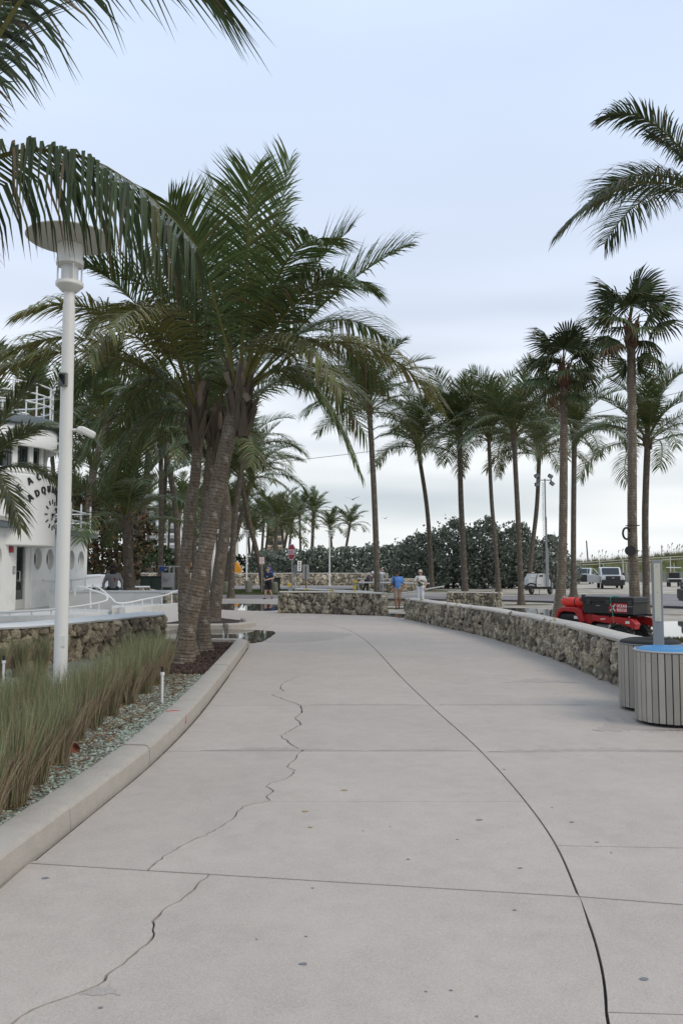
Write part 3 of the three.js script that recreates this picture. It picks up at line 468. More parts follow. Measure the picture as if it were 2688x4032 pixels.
{
  const white = std(.74, .74, .73, .75, { map: rep(T.plaster, 0.45) }), floor = std(.66, .66, .65, .8, { map: rep(T.plaster, 0.3) });
  const ramp = thing('access_ramp', 'white concrete access ramp curving up to the patrol building door', 'ramp');
  obj('lower_wall', sweep([[0, -0.03], [0, 0.52], [0.2, 0.52], [0.2, -0.03]], spline([[-9.6, -20.2], [-8.2, -20.8], [-7.2, -21.4], [-6.4, -22.4]], 0.3), 0.5), white, ramp);
  obj('ramp_floor', slab([[-9.0, -20.6], [-7.2, -21.6], [-6.5, -22.6], [-6.9, -24.2], [-9.0, -23.4]], 0.40, 0.4), floor, ramp);
  obj('landing', slab([[-9.05, -22], [-6.6, -24.3], [-7.1, -25.3], [-9.05, -26.5]], 0.46, 0.46), floor, ramp);
  obj('outer_wall', sweep([[0, -0.03], [0, 0.62], [0.22, 0.62], [0.22, -0.03]], spline([[-6.25, -23.4], [-5.9, -24.2], [-5.5, -25.4], [-5.2, -26.6]], 0.3), 0.5), white, ramp);
  obj('walk_slope', slab([[-6.45, -23.4], [-6.1, -24.2], [-5.7, -25.4], [-5.35, -26.5], [-6.5, -27.2], [-7.0, -25.4]], 0.58, 0.5), floor, ramp);
  obj('planter_wall', sweep([[0, -0.03], [0, 0.92], [0.25, 0.92], [0.25, -0.03]], [[-9.7, -27.9], [-7, -27.95], [-5.35, -28.0]], 0.5), white, ramp);
  obj('planter_cap', sweep([[-0.03, 0.92], [-0.03, 0.98], [0.28, 0.98], [0.28, 0.92]], [[-9.7, -27.9], [-7, -27.95], [-5.32, -28.0]], 0.5), M.capWhite, ramp);
  obj('rear_wall', bx(6, 0.9, 0.25, -8.6, 0.45, -31.4), white, ramp);
  function handrail(label, pts, posts, foot) {
    const h = thing('handrail', label, 'handrail');
    obj('rail', tube(pts, 0.026, pts.length * 10, 8), M.pipe, h);
    for (const [x, y, z] of posts) { const p = obj('post', [rod([x, y, z], [x, foot, z], 0.019)], M.pipe, h); obj('bracket', [bx(0.07, 0.04, 0.07, x, foot + 0.05, z), bx(0.07, 0.04, 0.07, x, foot + 0.14, z)], M.pipe, p); }
    return h;
  }
  const A = [[-9.6, 0.66, -20.0], [-8.2, 0.62, -20.6], [-7.15, 0.68, -21.2], [-6.42, 0.80, -22.2], [-6.3, 0.86, -22.4], [-6.34, 0.95, -22.5], [-6.9, 1.12, -22.9], [-7.25, 1.19, -23.2], [-7.45, 1.17, -23.35], [-7.5, 0.95, -23.4]];
  handrail('white pipe handrail looping at the ramp turn nearest the grass', A, [[-9.1, .64, -20.25], [-8.6, .63, -20.42], [-8.2, .62, -20.6], [-7.75, .64, -20.85], [-7.35, .66, -21.1], [-7.0, .70, -21.4], [-6.7, .75, -21.8], [-6.45, .79, -22.15]], 0.28);
  const B = [[-7.35, 0.55, -24.4], [-7.35, 1.12, -24.4], [-7.28, 1.18, -24.35], [-7.1, 1.17, -24.2], [-6.5, 0.84, -23.6], [-6.36, 0.74, -23.5], [-6.2, 0.72, -23.6], [-5.8, 0.80, -24.6], [-5.45, 0.88, -25.6], [-5.15, 0.98, -26.8], [-5.12, 0.8, -26.85]];
  handrail('white pipe handrail running down the outer ramp wall beside the planter palm', B, [[-6.2, .72, -23.6], [-6.03, .75, -24.0], [-5.85, .79, -24.45], [-5.68, .83, -24.95], [-5.5, .87, -25.5], [-5.32, .92, -26.1], [-5.18, .97, -26.6]], 0.34);
  const D = [[-9.95, 1.32, -27.7], [-9.92, 1.3, -29], [-9.88, 1.3, -30.6], [-9.7, 1.42, -33.4]];
  handrail('white wall handrail below the porthole windows', D, [[-9.93, 1.3, -28.6], [-9.91, 1.3, -29.4], [-9.88, 1.3, -30.4], [-9.8, 1.35, -31.8]], 0.85);
}
// ---------------------------------------------------------------- palms
const UP = V(0, 1, 0);
// one feather frond along a rachis given as points; leaflets are separate tapering blades
function frondGeo(P, o = {}) {
  const { n = 60, len = 0.85, hang = 0.7, w = 0.03, seed = 1, petiole = 0.2, twist = 0, rise = 0.18, green = [.102, .150, .042], yellow = 0.15, brown = 0.12, stem = 0.035, sag = 0, seg = 3, aBase = 1.3, aTip = 0.62 } = o;
  const r = rng(seed), curve = new THREE.CatmullRomCurve3(P, false, 'centripetal'), pos = [], col = [], p = V(), t = V(), B = V(), N = V(), d = V(), q = V(), wv = V(), side = V();
  const tri = (a, b, c, ca, cb, cc) => { pos.push(a.x, a.y, a.z, b.x, b.y, b.z, c.x, c.y, c.z); col.push(...ca, ...cb, ...cc); };
  const frame = (s) => { curve.getPoint(s, p); curve.getTangent(s, t); side.copy(t).cross(UP); if (side.lengthSq() < 0.02) side.set(-t.z || 1, 0, t.x); B.copy(side).normalize(); N.copy(B).cross(t).normalize(); if (twist) { B.applyAxisAngle(t, twist); N.applyAxisAngle(t, twist); } };
  // rachis
  const rows = [], K = 12, green2 = [.17, .165, .035];
  for (let i = 0; i <= K; i++) { const s = i / K; frame(s); const rad = stem * (1 - 0.86 * s) * (s < 0.04 ? 1.7 : 1); rows.push([0, 1, 2, 3].map((k) => p.clone().addScaledVector(B, rad * [1, 0, -1, 0][k]).addScaledVector(N, rad * [0, 0.6, 0, -0.7][k]))); }
  for (let i = 0; i < K; i++) for (let k = 0; k < 4; k++) { const a = rows[i][k], b = rows[i][(k + 1) % 4], c = rows[i + 1][k], e = rows[i + 1][(k + 1) % 4]; tri(a, b, c, green2, green2, green2); tri(b, e, c, green2, green2, green2); }
  for (let i = 0; i < n; i++) {
    const f = (i + 0.5) / n, s = petiole + (1 - petiole) * f;
    const prof = (0.5 + 0.5 * Math.sin(Math.PI * (0.12 + 0.62 * f))) * (f > 0.75 ? 1 - (f - 0.75) * 1.7 : 1);
    for (const sg of [-1, 1]) {
      if (r() < 0.05) continue;
      frame(clamp(s + (r() - 0.5) * 0.006, 0, 1));
      const a = lerp(aBase, aTip, f) + (r() - 0.5) * 0.3, L = len * prof * (0.85 + r() * 0.25), e = rise + (r() - 0.5) * 0.25, hg = hang * (0.75 + r() * 0.6);
      d.copy(t).multiplyScalar(Math.cos(a)).addScaledVector(B, sg * Math.sin(a) * Math.cos(e)).addScaledVector(N, Math.sin(a) * Math.sin(e));
      const tone = 0.6 + r() * 0.75, yl = r() < yellow ? r() : 0, c0 = mix3(mul(green, tone), [.21, .175, .045], yl * 0.7), dead = r() < brown, c1 = dead ? mix3([.13, .078, .040], [.22, .16, .09], r()) : mul(c0, 0.95), cm = dead && r() < 0.4 ? c1 : c0;
      const W = [0.6, 1, 0.7, 0].map((k) => w * k * 0.5 * (0.8 + prof * 0.3));
      let prev = null; q.copy(p); const kink = r() < 0.15 ? 2.4 : 1;
      for (let k = 0; k <= seg; k++) {
        const wk = W[Math.round(k * 3 / seg)];
        wv.copy(t).addScaledVector(d, -t.dot(d)).normalize().multiplyScalar(wk || 0);
        const cur = [q.clone().sub(wv), q.clone().add(wv)];
        if (prev) { const ca = k < 2 ? c0 : cm, cb = k >= seg ? c1 : k === seg - 1 ? mix3(cm, c1, 0.4) : cm; if (k < seg) { tri(prev[0], prev[1], cur[0], ca, ca, cb); tri(prev[1], cur[1], cur[0], ca, cb, cb); } else tri(prev[0], prev[1], q.clone(), ca, ca, cb); }
        prev = cur; q.addScaledVector(d, L / seg); d.y -= hg * (k === 1 ? kink : 1) * [0.5, 0.42, 0.36][k]; d.normalize();
      }
    }
  }
  const g = new THREE.BufferGeometry(); g.setAttribute('position', new THREE.Float32BufferAttribute(pos, 3)); g.setAttribute('color', new THREE.Float32BufferAttribute(col, 3)); g.computeVertexNormals(); return g;
}
// rachis points in the xy plane: starts rising at `rise`, bends over by `droop` in all
function rachis(L, rise, droop, sway = 0) { const out = [V(0, 0, 0)]; let x = 0, y = 0; const K = 10; for (let i = 1; i <= K; i++) { const s = (i - 0.5) / K, e = rise - droop * Math.pow(s, 1.35); x += Math.cos(e) * L / K; y += Math.sin(e) * L / K; out.push(V(x, y, sway * s * s * L)); } return out; }
function trunkGeo(pts, rb0, rm, rt, { ring = 0, radial = 12, seg = 40, seed = 1, flare = 0.35 } = {}) {
  const c = new THREE.CatmullRomCurve3(pts.map((p) => V(...p)), false, 'centripetal'), L = c.getLength(), r = rng(seed), rows = [];
  const rad = (h) => lerp(rm, rt, clamp(h / L)) + (rb0 - rm) * Math.exp(-h / flare);
  if (ring) { let h = 0; while (h < L) { const st = ring * (0.7 + r() * 0.6), k = 1 + (r() - 0.5) * 0.03; rows.push([h, rad(h) * 1.045 * k, r()]); h = Math.min(L, h + st * 0.86); rows.push([h, rad(h) * 0.965 * k, r()]); h += st * 0.14; } rows.push([L, rt, 0.5]); }
  else for (let i = 0; i <= seg; i++) rows.push([L * i / seg, rad(L * i / seg) * (1 + (r() - 0.5) * 0.03), 0.5]);
  const pos = [], uv = [], idx = [], n = radial, p = V(), t = V(), a = V(), b = V();
  rows.forEach(([h, q, jit]) => { const s = clamp(h / L); c.getPointAt(s, p); c.getTangentAt(s, t); a.set(1, 0, 0).addScaledVector(t, -t.x).normalize(); b.copy(t).cross(a); for (let k = 0; k <= n; k++) { const th = k / n * Math.PI * 2, qq = q * (1 + (ring ? Math.sin(th * 2 + jit * 6) * 0.012 : 0)), lift = ring ? Math.sin(th + jit * 3) * 0.004 : 0; pos.push(p.x + (a.x * Math.cos(th) + b.x * Math.sin(th)) * qq, p.y + (a.y * Math.cos(th) + b.y * Math.sin(th)) * qq + lift, p.z + (a.z * Math.cos(th) + b.z * Math.sin(th)) * qq); uv.push(k / n, h); } });
  for (let i = 0; i < rows.length - 1; i++) for (let k = 0; k < n; k++) { const A = i * (n + 1) + k, B2 = A + n + 1; idx.push(A, B2, A + 1, A + 1, B2, B2 + 1); }
  const g = new THREE.BufferGeometry(); g.setAttribute('position', new THREE.Float32BufferAttribute(pos, 3)); g.setAttribute('uv', new THREE.Float32BufferAttribute(uv, 2)); g.setIndex(idx); g.computeVertexNormals(); return g;
}
function bootGeo(r0, h, seed, n = 16) { // torn leaf bases round the top of a trunk
  const r = rng(seed), gs = [at(new THREE.SphereGeometry(1, 12, 8).scale(r0 * 1.0, h * 0.55, r0 * 1.0), 0, 0, 0)];
  for (let i = 0; i < n; i++) { const a = i * 2.4, y = -h * 0.5 + h * i / n, g = extr([[-0.45, 0], [0.45, 0], [0.3, 0.5], [0.12, 1.0], [-0.15, 0.92], [-0.34, 0.45]], 0.12); const s = r0 * (0.8 + r() * 0.7); g.scale(s, h * 0.55, s * 0.8).translate(0, 0, r0 * 0.92).rotateX((r() - 0.15) * 0.5).rotateZ((r() - .5) * 0.4).rotateY(a + r()).translate(0, y, 0); gs.push(g); }
  return merge(gs);
}
// shared frond shapes, upright ones first, hanging ones last
const kinds = [[84, 26], [74, 46], [64, 62], [52, 74], [40, 84], [26, 88], [10, 82], [-10, 70], [-34, 44]];
const frondSets = [
  { n: 58, w: 0.036, seg: 3 },                      // middle distance
  { n: 38, w: 0.06, seg: 3 },                      // far
  { n: 24, w: 0.11, seg: 2 },                       // farthest
].map((o, q) => kinds.map(([e, d], k) => [0, 1].slice(0, q < 2 ? 2 : 1).map((v) => frondGeo(rachis(1, R(e + v * 6), R(d + v * 12), (v ? 0.16 : -0.12)), { ...o, w: o.w / 3.4, len: 0.25, stem: 0.013, hang: 0.2 + k * 0.10, seed: 900 + q * 100 + k * 7 + v, brown: k > 5 ? 0.5 : 0.14, yellow: k > 5 ? 0.55 : 0.2, rise: k < 3 ? 0.45 : 0.2, green: k > 6 ? [.18, .165, .045] : [.092, .136, .040] }))));
function coconutPalm(label, group, base, top, o = {}) {
  const { r0 = 0.2, rm = 0.14, rt = 0.11, L = 3.4, n = 26, set = 0, seed = 1, bend = [0, 0], wind = 0.5, name = 'coconut_palm', spread = 0.74 } = o;
  const t = thing(name, label, 'palm tree', base, 0, group), r = rng(seed), dx = top[0] - base[0], dy = top[1] - base[1], dz = top[2] - base[2];
  obj('trunk', trunkGeo([[0, -0.08, 0], [dx * 0.18 + bend[0] * 0.5, dy * 0.28, dz * 0.2 + bend[1] * 0.5], [dx * 0.5 + bend[0], dy * 0.6, dz * 0.5 + bend[1]], [dx, dy, dz]], r0, rm, rt, { radial: set ? 9 : 12, seg: set ? 16 : 32, seed }), M.trunk, t);
  const crown = new THREE.Group(); crown.name = 'crown'; crown.position.set(dx, dy, dz); t.add(crown);
  obj('leaf_bases', bootGeo(rt * 1.25, 0.55, seed, set ? 8 : 14), M.fibre, crown);
  for (let i = 0; i < n; i++) {
    const k = Math.min(8, Math.floor(Math.pow(i / n, 1.12) * 8.6 * spread + r() * 0.7)), v = frondSets[set][k], m = obj('frond', v[Math.floor(r() * v.length)], M.leaf, crown);
    m.position.y = 0.16 - 0.3 * i / n; m.rotation.set(0, i * 2.399 + (r() - 0.5) * 0.5, 0); m.rotateX((r() - 0.5) * 0.5); m.scale.setScalar(L * (0.85 + r() * 0.3) * (k < 1 ? 0.92 : 1));
  }
  return t;
}
// ---- the leaning cluster beside the kerb: every frond shaped on its own
function frondTo(parent, a, b, lift, o = {}) { // from a to b, arching by lift metres
  const A = V(...a), B = V(...b), mid = A.clone().lerp(B, 0.5); mid.y += lift; const P = []; for (let i = 0; i <= 9; i++) { const t = i / 9, u = 1 - t; P.push(V(u * u * A.x + 2 * u * t * mid.x + t * t * B.x, u * u * A.y + 2 * u * t * mid.y + t * t * B.y, u * u * A.z + 2 * u * t * mid.z + t * t * B.z)); }
  return obj('frond', frondGeo(P, { n: 96, len: 1.0, w: 0.030, ...o }), M.leaf, parent);
}
function clusterPalm(label, pts, radii, crownAt, fronds, seed, fill = 0) {
  const t = thing('leaning_coconut_palm', label, 'palm tree', pts[0]), o = pts[0], rel = (p) => [p[0] - o[0], p[1] - o[1], p[2] - o[2]];
  obj('trunk', trunkGeo(pts.map(rel), ...radii, { ring: 0.062, radial: 16, seed, flare: 0.4 }), M.trunkPale, t);
  const crown = new THREE.Group(); crown.name = 'crown'; t.add(crown); crown.position.set(...rel(crownAt));
  obj('leaf_bases', bootGeo(radii[2] * 1.2, 0.95, seed, 56).translate(0, -0.36, 0), M.fibre, crown);
  const r = rng(seed);
  for (let i = 0; i < fill; i++) { const k = 2 + (i % 3), m = obj('frond', frondSets[0][k][i % 2], M.leaf, crown); m.rotation.y = i * 2.399 + seed; m.rotateX((r() - .5) * 0.5); m.scale.setScalar(3.3 + r() * 0.4); }
  fronds.forEach(([b, lift, o2 = {}], i) => { const dir = V(b[0] - crownAt[0], 0, b[2] - crownAt[2]).normalize(); frondTo(crown, [dir.x * 0.12, -0.1 + r() * 0.2, dir.z * 0.12], [b[0] - crownAt[0], b[1] - crownAt[1], b[2] - crownAt[2]], lift, { seed: seed * 50 + i, ...o2 }); });
  return t;
}
function sheaths(t, n, seed, rad) { // papery torn leaf sheaths on the crown shaft
  const r = rng(seed), crown = t.children.find((c) => c.name === 'crown');
  for (let i = 0; i < n; i++) {
    const w = 0.08 + r() * 0.05, L = 0.32 + r() * 0.3, g = new THREE.PlaneGeometry(w * 2, L, 4, 6), p = g.attributes.position;
    for (let k = 0; k < p.count; k++) { const y = p.getY(k) / L + 0.5, x = p.getX(k); p.setXYZ(k, x * (0.5 + 0.7 * y) + Math.sin(y * 5 + i) * 0.012, p.getY(k) + (Math.abs(x) < 0.02 ? 0.03 : 0), -x * x * 4 + Math.sin(y * 4 + i) * 0.03); }
    g.computeVertexNormals(); const a = i * 2.2 + r(); obj('sheath', g.rotateX((r() - 0.5) * 0.8).rotateZ((r() - 0.5) * 0.7).translate(0, -0.1 + r() * 0.45, rad + 0.05).rotateY(a), M.sheath, crown);
  }
}
{
  const low = { hang: 0.95, brown: 0.42, yellow: 0.4, len: 0.9 }, yel = { green: [.19, .20, .05], yellow: 0.75, brown: 0.2, hang: 0.7 }, upr = { hang: 0.32, rise: 0.4, brown: 0.06, yellow: 0.15, n: 96 };
  const c1 = [-1.80, 4.86, -14.5];
  const p1 = clusterPalm('foremost coconut palm of the leaning cluster, ringed trunk bending right', [[-2.72, 0.0, -14.3], [-2.62, 0.76, -14.3], [-2.37, 1.87, -14.3], [-2.16, 3.08, -14.35], [-2.03, 3.77, -14.4], [-1.86, 4.6, -14.5]], [0.24, 0.145, 0.13], c1, [
    [[-0.9, 8.75, -13.9], -0.15, upr], [[-2.35, 8.7, -14.9], 0.2, upr], [[-1.35, 8.3, -15.6], 0.4, upr], [[-1.45, 8.0, -12.9], 0.7, upr],
    [[0.15, 8.0, -15.1], 0.7, upr], [[1.2, 7.55, -14.7], 0.65, { ...upr, hang: 0.5 }], [[0.85, 6.3, -16.2], 1.5, { hang: 0.7 }], [[0.35, 6.2, -13.0], 1.5, { hang: 0.75 }], [[-0.25, 6.6, -12.2], 1.7, { hang: 0.6 }],
    [[1.75, 4.75, -14.9], 2.0, { ...yel, brown: 0.35, hang: 0.85 }], [[0.95, 5.3, -16.6], 2.0, low], [[0.25, 3.5, -14.4], 1.65, { hang: 0.95, brown: 0.15 }], [[0.0, 4.4, -12.6], 1.7, { ...low, green: [.15, .165, .045] }], [[0.5, 4.4, -16.8], 1.7, low],
    [[-2.7, 7.4, -12.6], 1.1, upr], [[-3.3, 7.6, -15.4], 1.0, upr], [[-0.7, 5.6, -17.8], 1.8, low],
  ], 41, 3);
  sheaths(p1, 7, 5, 0.17);
  const c2 = [-2.74, 4.78, -15.5];
  const p2 = clusterPalm('straight left palm of the leaning cluster, behind the foremost one', [[-2.80, 0.0, -15.5], [-2.93, 1.08, -15.5], [-2.86, 2.55, -15.5], [-2.74, 3.53, -15.5], [-2.72, 4.28, -15.5], [-2.74, 4.7, -15.5]], [0.20, 0.115, 0.095], c2, [
    [[-3.35, 8.7, -15.8], 0.2, { ...upr, len: 0.65 }], [[-4.1, 8.0, -16.0], 0.6, upr], [[-4.5, 7.0, -14.2], 1.0, upr], [[-2.6, 7.7, -14.4], 0.6, upr],
    [[-5.95, 5.7, -14.9], 1.35, { ...yel, hang: 0.6, yellow: 0.5 }], [[-5.95, 4.95, -13.9], 1.35, { ...yel, hang: 0.8 }], [[-3.95, 4.95, -12.8], 2.7, yel], [[-5.4, 5.3, -16.4], 1.5, { hang: 0.7 }], [[-4.9, 6.5, -15.9], 1.4, { hang: 0.6 }],
    [[-4.6, 3.8, -14.8], 1.5, { hang: 0.9 }], [[-3.5, 5.2, -12.2], 1.9, { ...yel, hang: 0.7, yellow: 0.4 }], [[-4.9, 4.3, -17.5], 1.7, low], [[-3.3, 7.0, -18.0], 1.2, upr], [[-5.2, 5.9, -13.4], 1.6, { ...yel, hang: 0.65 }],
  ], 43, 0);
  sheaths(p2, 4, 8, 0.13);
  const c3 = [-2.56, 4.55, -16.6];
  const p3 = clusterPalm('rear palm of the leaning cluster, partly hidden by the two trunks before it', [[-2.74, 0.0, -16.5], [-2.74, 1.48, -16.5], [-2.69, 3.04, -16.5], [-2.62, 4.01, -16.55], [-2.57, 4.45, -16.6]], [0.24, 0.125, 0.105], c3, [
    [[-0.3, 7.0, -18.2], 1.2, upr], [[-4.2, 6.6, -18.4], 1.2, upr], [[-2.2, 7.7, -17.6], 0.5, upr], [[0.5, 5.5, -18.6], 1.6, low], [[-5.2, 4.6, -18.3], 1.6, low], [[-4.7, 3.5, -16.6], 1.4, { hang: 0.9 }], [[-0.9, 7.9, -17.2], 0.8, upr], [[-3.6, 7.7, -16.4], 0.7, upr],
  ], 47, 0);
  sheaths(p3, 3, 11, 0.13);
}
// ---- palms whose crowns reach in from outside the frame
{
  const near = { n: 74, w: 0.034, len: 1.1, hang: 1.0, brown: 0.2, yellow: 0.1, green: [.055, .082, .03], stem: 0.04 };
  const c = [-3.25, 4.55, -6.1];
  clusterPalm('near coconut palm whose fronds hang in from the upper left corner', [[-3.5, 0.03, -5.4], [-3.42, 1.6, -5.6], [-3.32, 3.2, -5.9], [-3.26, 4.35, -6.1]], [0.24, 0.16, 0.14], c, [
    [[-1.05, 4.0, -5.9], 1.1, { ...near, brown: 0.2, hang: 3.2, len: 1.08, n: 92, w: 0.024, aTip: 0.9, rise: -0.3, petiole: 0.05 }], [[-1.35, 6.5, -6.2], 1.7, { ...near, hang: 0.75, len: 1.55, n: 70, w: 0.026, aBase: 1.1, aTip: 0.5 }], [[-1.9, 7.2, -5.9], 0.6, { ...near, hang: 0.45 }], [[-2.5, 7.4, -7.4], 0.5, { ...near, hang: 0.4 }], [[-4.6, 6.2, -4.6], 1.2, near], [[-5.4, 4.6, -6.6], 1.6, near], [[-4.4, 6.4, -7.8], 1.2, near], [[-3.5, 7.6, -5.6], 0.4, near], [[-2.7, 5.2, -3.6], 1.5, near], [[-4.3, 3.9, -8.0], 1.5, near],
  ], 53);
  const c2 = [6.75, 8.1, -14.2], o2 = { n: 92, w: 0.03, len: 0.95, green: [.062, .09, .034], brown: 0.12 };
  clusterPalm('tall coconut palm at the right edge with dark fronds against the sky', [[8.2, 0, -14.6], [8.05, 2.6, -14.5], [7.6, 5.4, -14.4], [6.9, 7.7, -14.2]], [0.24, 0.16, 0.14], c2, [
    [[3.85, 7.55, -13.9], 1.2, { ...o2, hang: 0.75 }], [[4.75, 9.8, -14.3], 1.1, { ...o2, hang: 0.6, len: 0.7 }], [[5.7, 9.7, -14.8], 0.5, { ...o2, hang: 0.35, len: 0.6 }], [[7.2, 10.8, -12.6], 0.4, { ...o2, hang: 0.4 }], [[7.6, 11.4, -14.4], 0.2, { ...o2, hang: 0.4 }], [[4.9, 8.9, -15.6], 1.0, { ...o2, hang: 0.6 }], [[8.9, 9.9, -13.0], 1.0, o2], [[9.6, 8.4, -15.0], 1.4, o2], [[7.8, 9.5, -17.2], 1.2, o2], [[8.6, 6.9, -12.4], 1.4, o2], [[5.6, 8.6, -17.2], 1.4, o2],
  ], 59);
  const c3 = [-8.35, 3.5, -18.2], o3 = { n: 70, w: 0.045, len: 0.8, hang: 0.6, yellow: 0.35, green: [.10, .135, .04] };
  clusterPalm('young coconut palm in front of the patrol building at the left edge', [[-8.6, 0.0, -18.3], [-8.5, 1.5, -18.3], [-8.4, 3.2, -18.2]], [0.22, 0.15, 0.13], c3, [
    [[-6.35, 4.75, -18.0], 0.75, { ...o3, hang: 0.4 }], [[-6.85, 2.55, -17.7], 1.5, { ...o3, green: [.12, .13, .038] }], [[-6.9, 5.9, -18.4], 0.5, { ...o3, hang: 0.3 }], [[-7.6, 6.6, -18.0], 0.3, { ...o3, hang: 0.3 }], [[-6.7, 3.7, -19.6], 1.0, o3], [[-8.4, 6.9, -18.6], 0.3, o3], [[-9.9, 5.5, -18.0], 0.8, o3], [[-10.3, 4.0, -17.4], 1.0, o3], [[-9.6, 3.2, -19.8], 1.1, o3], [[-7.3, 5.2, -20.0], 0.7, o3],
  ], 61);
}
// ---- single palms one can tell apart: [label, base, top, options]
const gRow = 'coconut palms standing along the beach road';
coconutPalm('tall slender coconut palm rising behind the far stone wall end', gRow, [1.62, -0.03, -37.4], [1.28, 9.0, -37.6], { r0: .26, rm: .14, rt: .12, L: 3.6, n: 30, seed: 101, bend: [0.02, 0] });
coconutPalm('coconut palm with trunk curving up left, in front of the tall hedge', gRow, [7.45, -0.03, -68.5], [6.35, 11.9, -68.5], { r0: .4, rm: .2, rt: .16, L: 5.0, n: 27, seed: 102, bend: [0.15, 0] });
coconutPalm('full crowned coconut palm with a bright yellow drooping frond', gRow, [9.65, -0.03, -65], [9.35, 12.1, -65], { r0: .34, rm: .24, rt: .19, L: 5.6, n: 34, seed: 103, bend: [-0.1, 0] });
coconutPalm('thin coconut palm just right of the fullest crowned palm', gRow, [11.9, -0.03, -63], [11.3, 11.7, -63], { r0: .34, rm: .17, rt: .14, L: 5.0, n: 28, seed: 104, bend: [-0.15, 0] });
coconutPalm('coconut palm standing alone on the sand left of the police trailer', gRow, [8.7, -0.03, -40.3], [8.45, 8.3, -40.3], { r0: .26, rm: .135, rt: .115, L: 3.6, n: 28, seed: 105 });
coconutPalm('coconut palm leaning right behind the police trailer mast', gRow, [15.5, -0.03, -69], [16.6, 11.4, -69], { r0: .36, rm: .2, rt: .17, L: 5.0, n: 27, seed: 106, bend: [0.25, 0] });
coconutPalm('coconut palm whose trunk crosses behind the nearer fan palm', gRow, [14.5, -0.03, -52], [14.75, 10.2, -52], { r0: .38, rm: .18, rt: .16, L: 4.4, n: 28, seed: 107 });
coconutPalm('coconut palm behind the red quad bike, right of the tall fan palm', gRow, [11.05, -0.03, -30.2], [11.25, 6.35, -30.2], { r0: .2, rm: .125, rt: .115, L: 3.0, n: 28, seed: 108, bend: [-0.05, 0] });
coconutPalm('short coconut palm growing in the white ramp planter', null, [-7.45, 0.9, -29.2], [-7.6, 3.3, -29.2], { r0: .24, rm: .19, rt: .16, L: 3.7, n: 17, seed: 111, spread: 0.66 });
coconutPalm('dark coconut palm with leaning trunk on the mulch island', null, [-4.02, 0.05, -26], [-4.15, 5.9, -26.2], { r0: .3, rm: .2, rt: .17, L: 3.6, n: 20, seed: 112, bend: [0.42, 0] });
coconutPalm('slim coconut palm leaning right just beyond the second lamp post', null, [-6.65, -0.02, -50], [-5.95, 8.6, -50], { r0: .3, rm: .19, rt: .15, L: 4.2, n: 20, seed: 113, bend: [-0.1, 0] });
coconutPalm('coconut palm with thick dark foot on the lawn by the wooden posts', null, [-9.6, 0, -68], [-7.4, 9.2, -68], { r0: .5, rm: .25, rt: .18, L: 4.8, n: 24, seed: 114, bend: [0.1, 0] });
coconutPalm('leaning coconut palm on the lawn behind the parking sign', null, [-5.75, 0, -62], [-7.6, 8.6, -62], { r0: .36, rm: .2, rt: .16, L: 4.4, n: 22, seed: 115, bend: [-0.2, 0] });
const gFar = 'three wind swept palms far off beyond the hedge';
coconutPalm('tallest of three wind swept far palms above the hedge', gFar, [-5.2, 0, -140], [-4.7, 11.6, -140], { r0: .5, rm: .25, rt: .2, L: 4.0, n: 20, set: 2, seed: 121 });
coconutPalm('middle of three wind swept far palms, behind the lamp post', gFar, [-1.3, 0, -130], [-1.8, 8.2, -130], { r0: .5, rm: .25, rt: .2, L: 3.6, n: 20, set: 2, seed: 122 });
coconutPalm('rightmost of three wind swept far palms above the hedge', gFar, [0.1, 0, -130], [1.3, 8.5, -130], { r0: .5, rm: .22, rt: .2, L: 3.8, n: 20, set: 2, seed: 123 });
{ // the grove filling the left background: [x, z, crown height, lean]
  const r = rng(77), g = 'palms of the grove behind the patrol building', far = 'far palms of the grove beyond the stone wall';
  const mids = [[-15.6, -44, 9.8], [-12.6, -40, 9.0], [-14.2, -49, 8.2], [-10.9, -44, 8.6], [-17.5, -52, 10.5], [-12.2, -56, 10.2], [-9.4, -48, 9.4], [-13.6, -62, 11.0], [-19.5, -60, 11.2], [-16.6, -68, 12.0], [-10.6, -60, 10.0], [-22.5, -66, 11.5], [-8.8, -57, 9.6], [-19.0, -46, 8.6]];
  const ord = ['leftmost', 'second', 'third', 'fourth', 'fifth', 'sixth', 'seventh', 'eighth', 'ninth', 'tenth', 'eleventh', 'twelfth', 'thirteenth', 'rightmost'];
  mids.sort((a, b) => b[0] / b[1] - a[0] / a[1]);
  for (const [i, [x, z, h]] of mids.entries()) coconutPalm('tall dark grove palm behind the patrol building, ' + ord[i] + (i % 13 ? ' from the left' : ' of its group'), g, [x, -0.02, z], [x + (r() - 0.5) * 2.0, h, z + (r() - .5)], { r0: .32, rm: .19, rt: .16, L: 4.3, n: 19, set: 1, seed: Math.floor(r() * 1e5), bend: [(r() - 0.5) * 0.6, 0] });
  for (let i = 0; i < 44; i++) { const z = -96 - r() * 55, u = lerp(-0.335, -0.045, i / 43) + (r() - .5) * 0.02, x = u * -z, h = lerp(10.5, 6.8, clamp((u + 0.34) / 0.3)) * (-z / 100) * (0.75 + r() * 0.4); coconutPalm('distant coconut palm in the grove beyond the far stone wall', far, [x, 0, z], [x + (r() - .5) * 2.4, h, z], { r0: .4, rm: .23, rt: .18, L: 4.4, n: 17, set: 2, seed: Math.floor(r() * 1e5) }); }
}
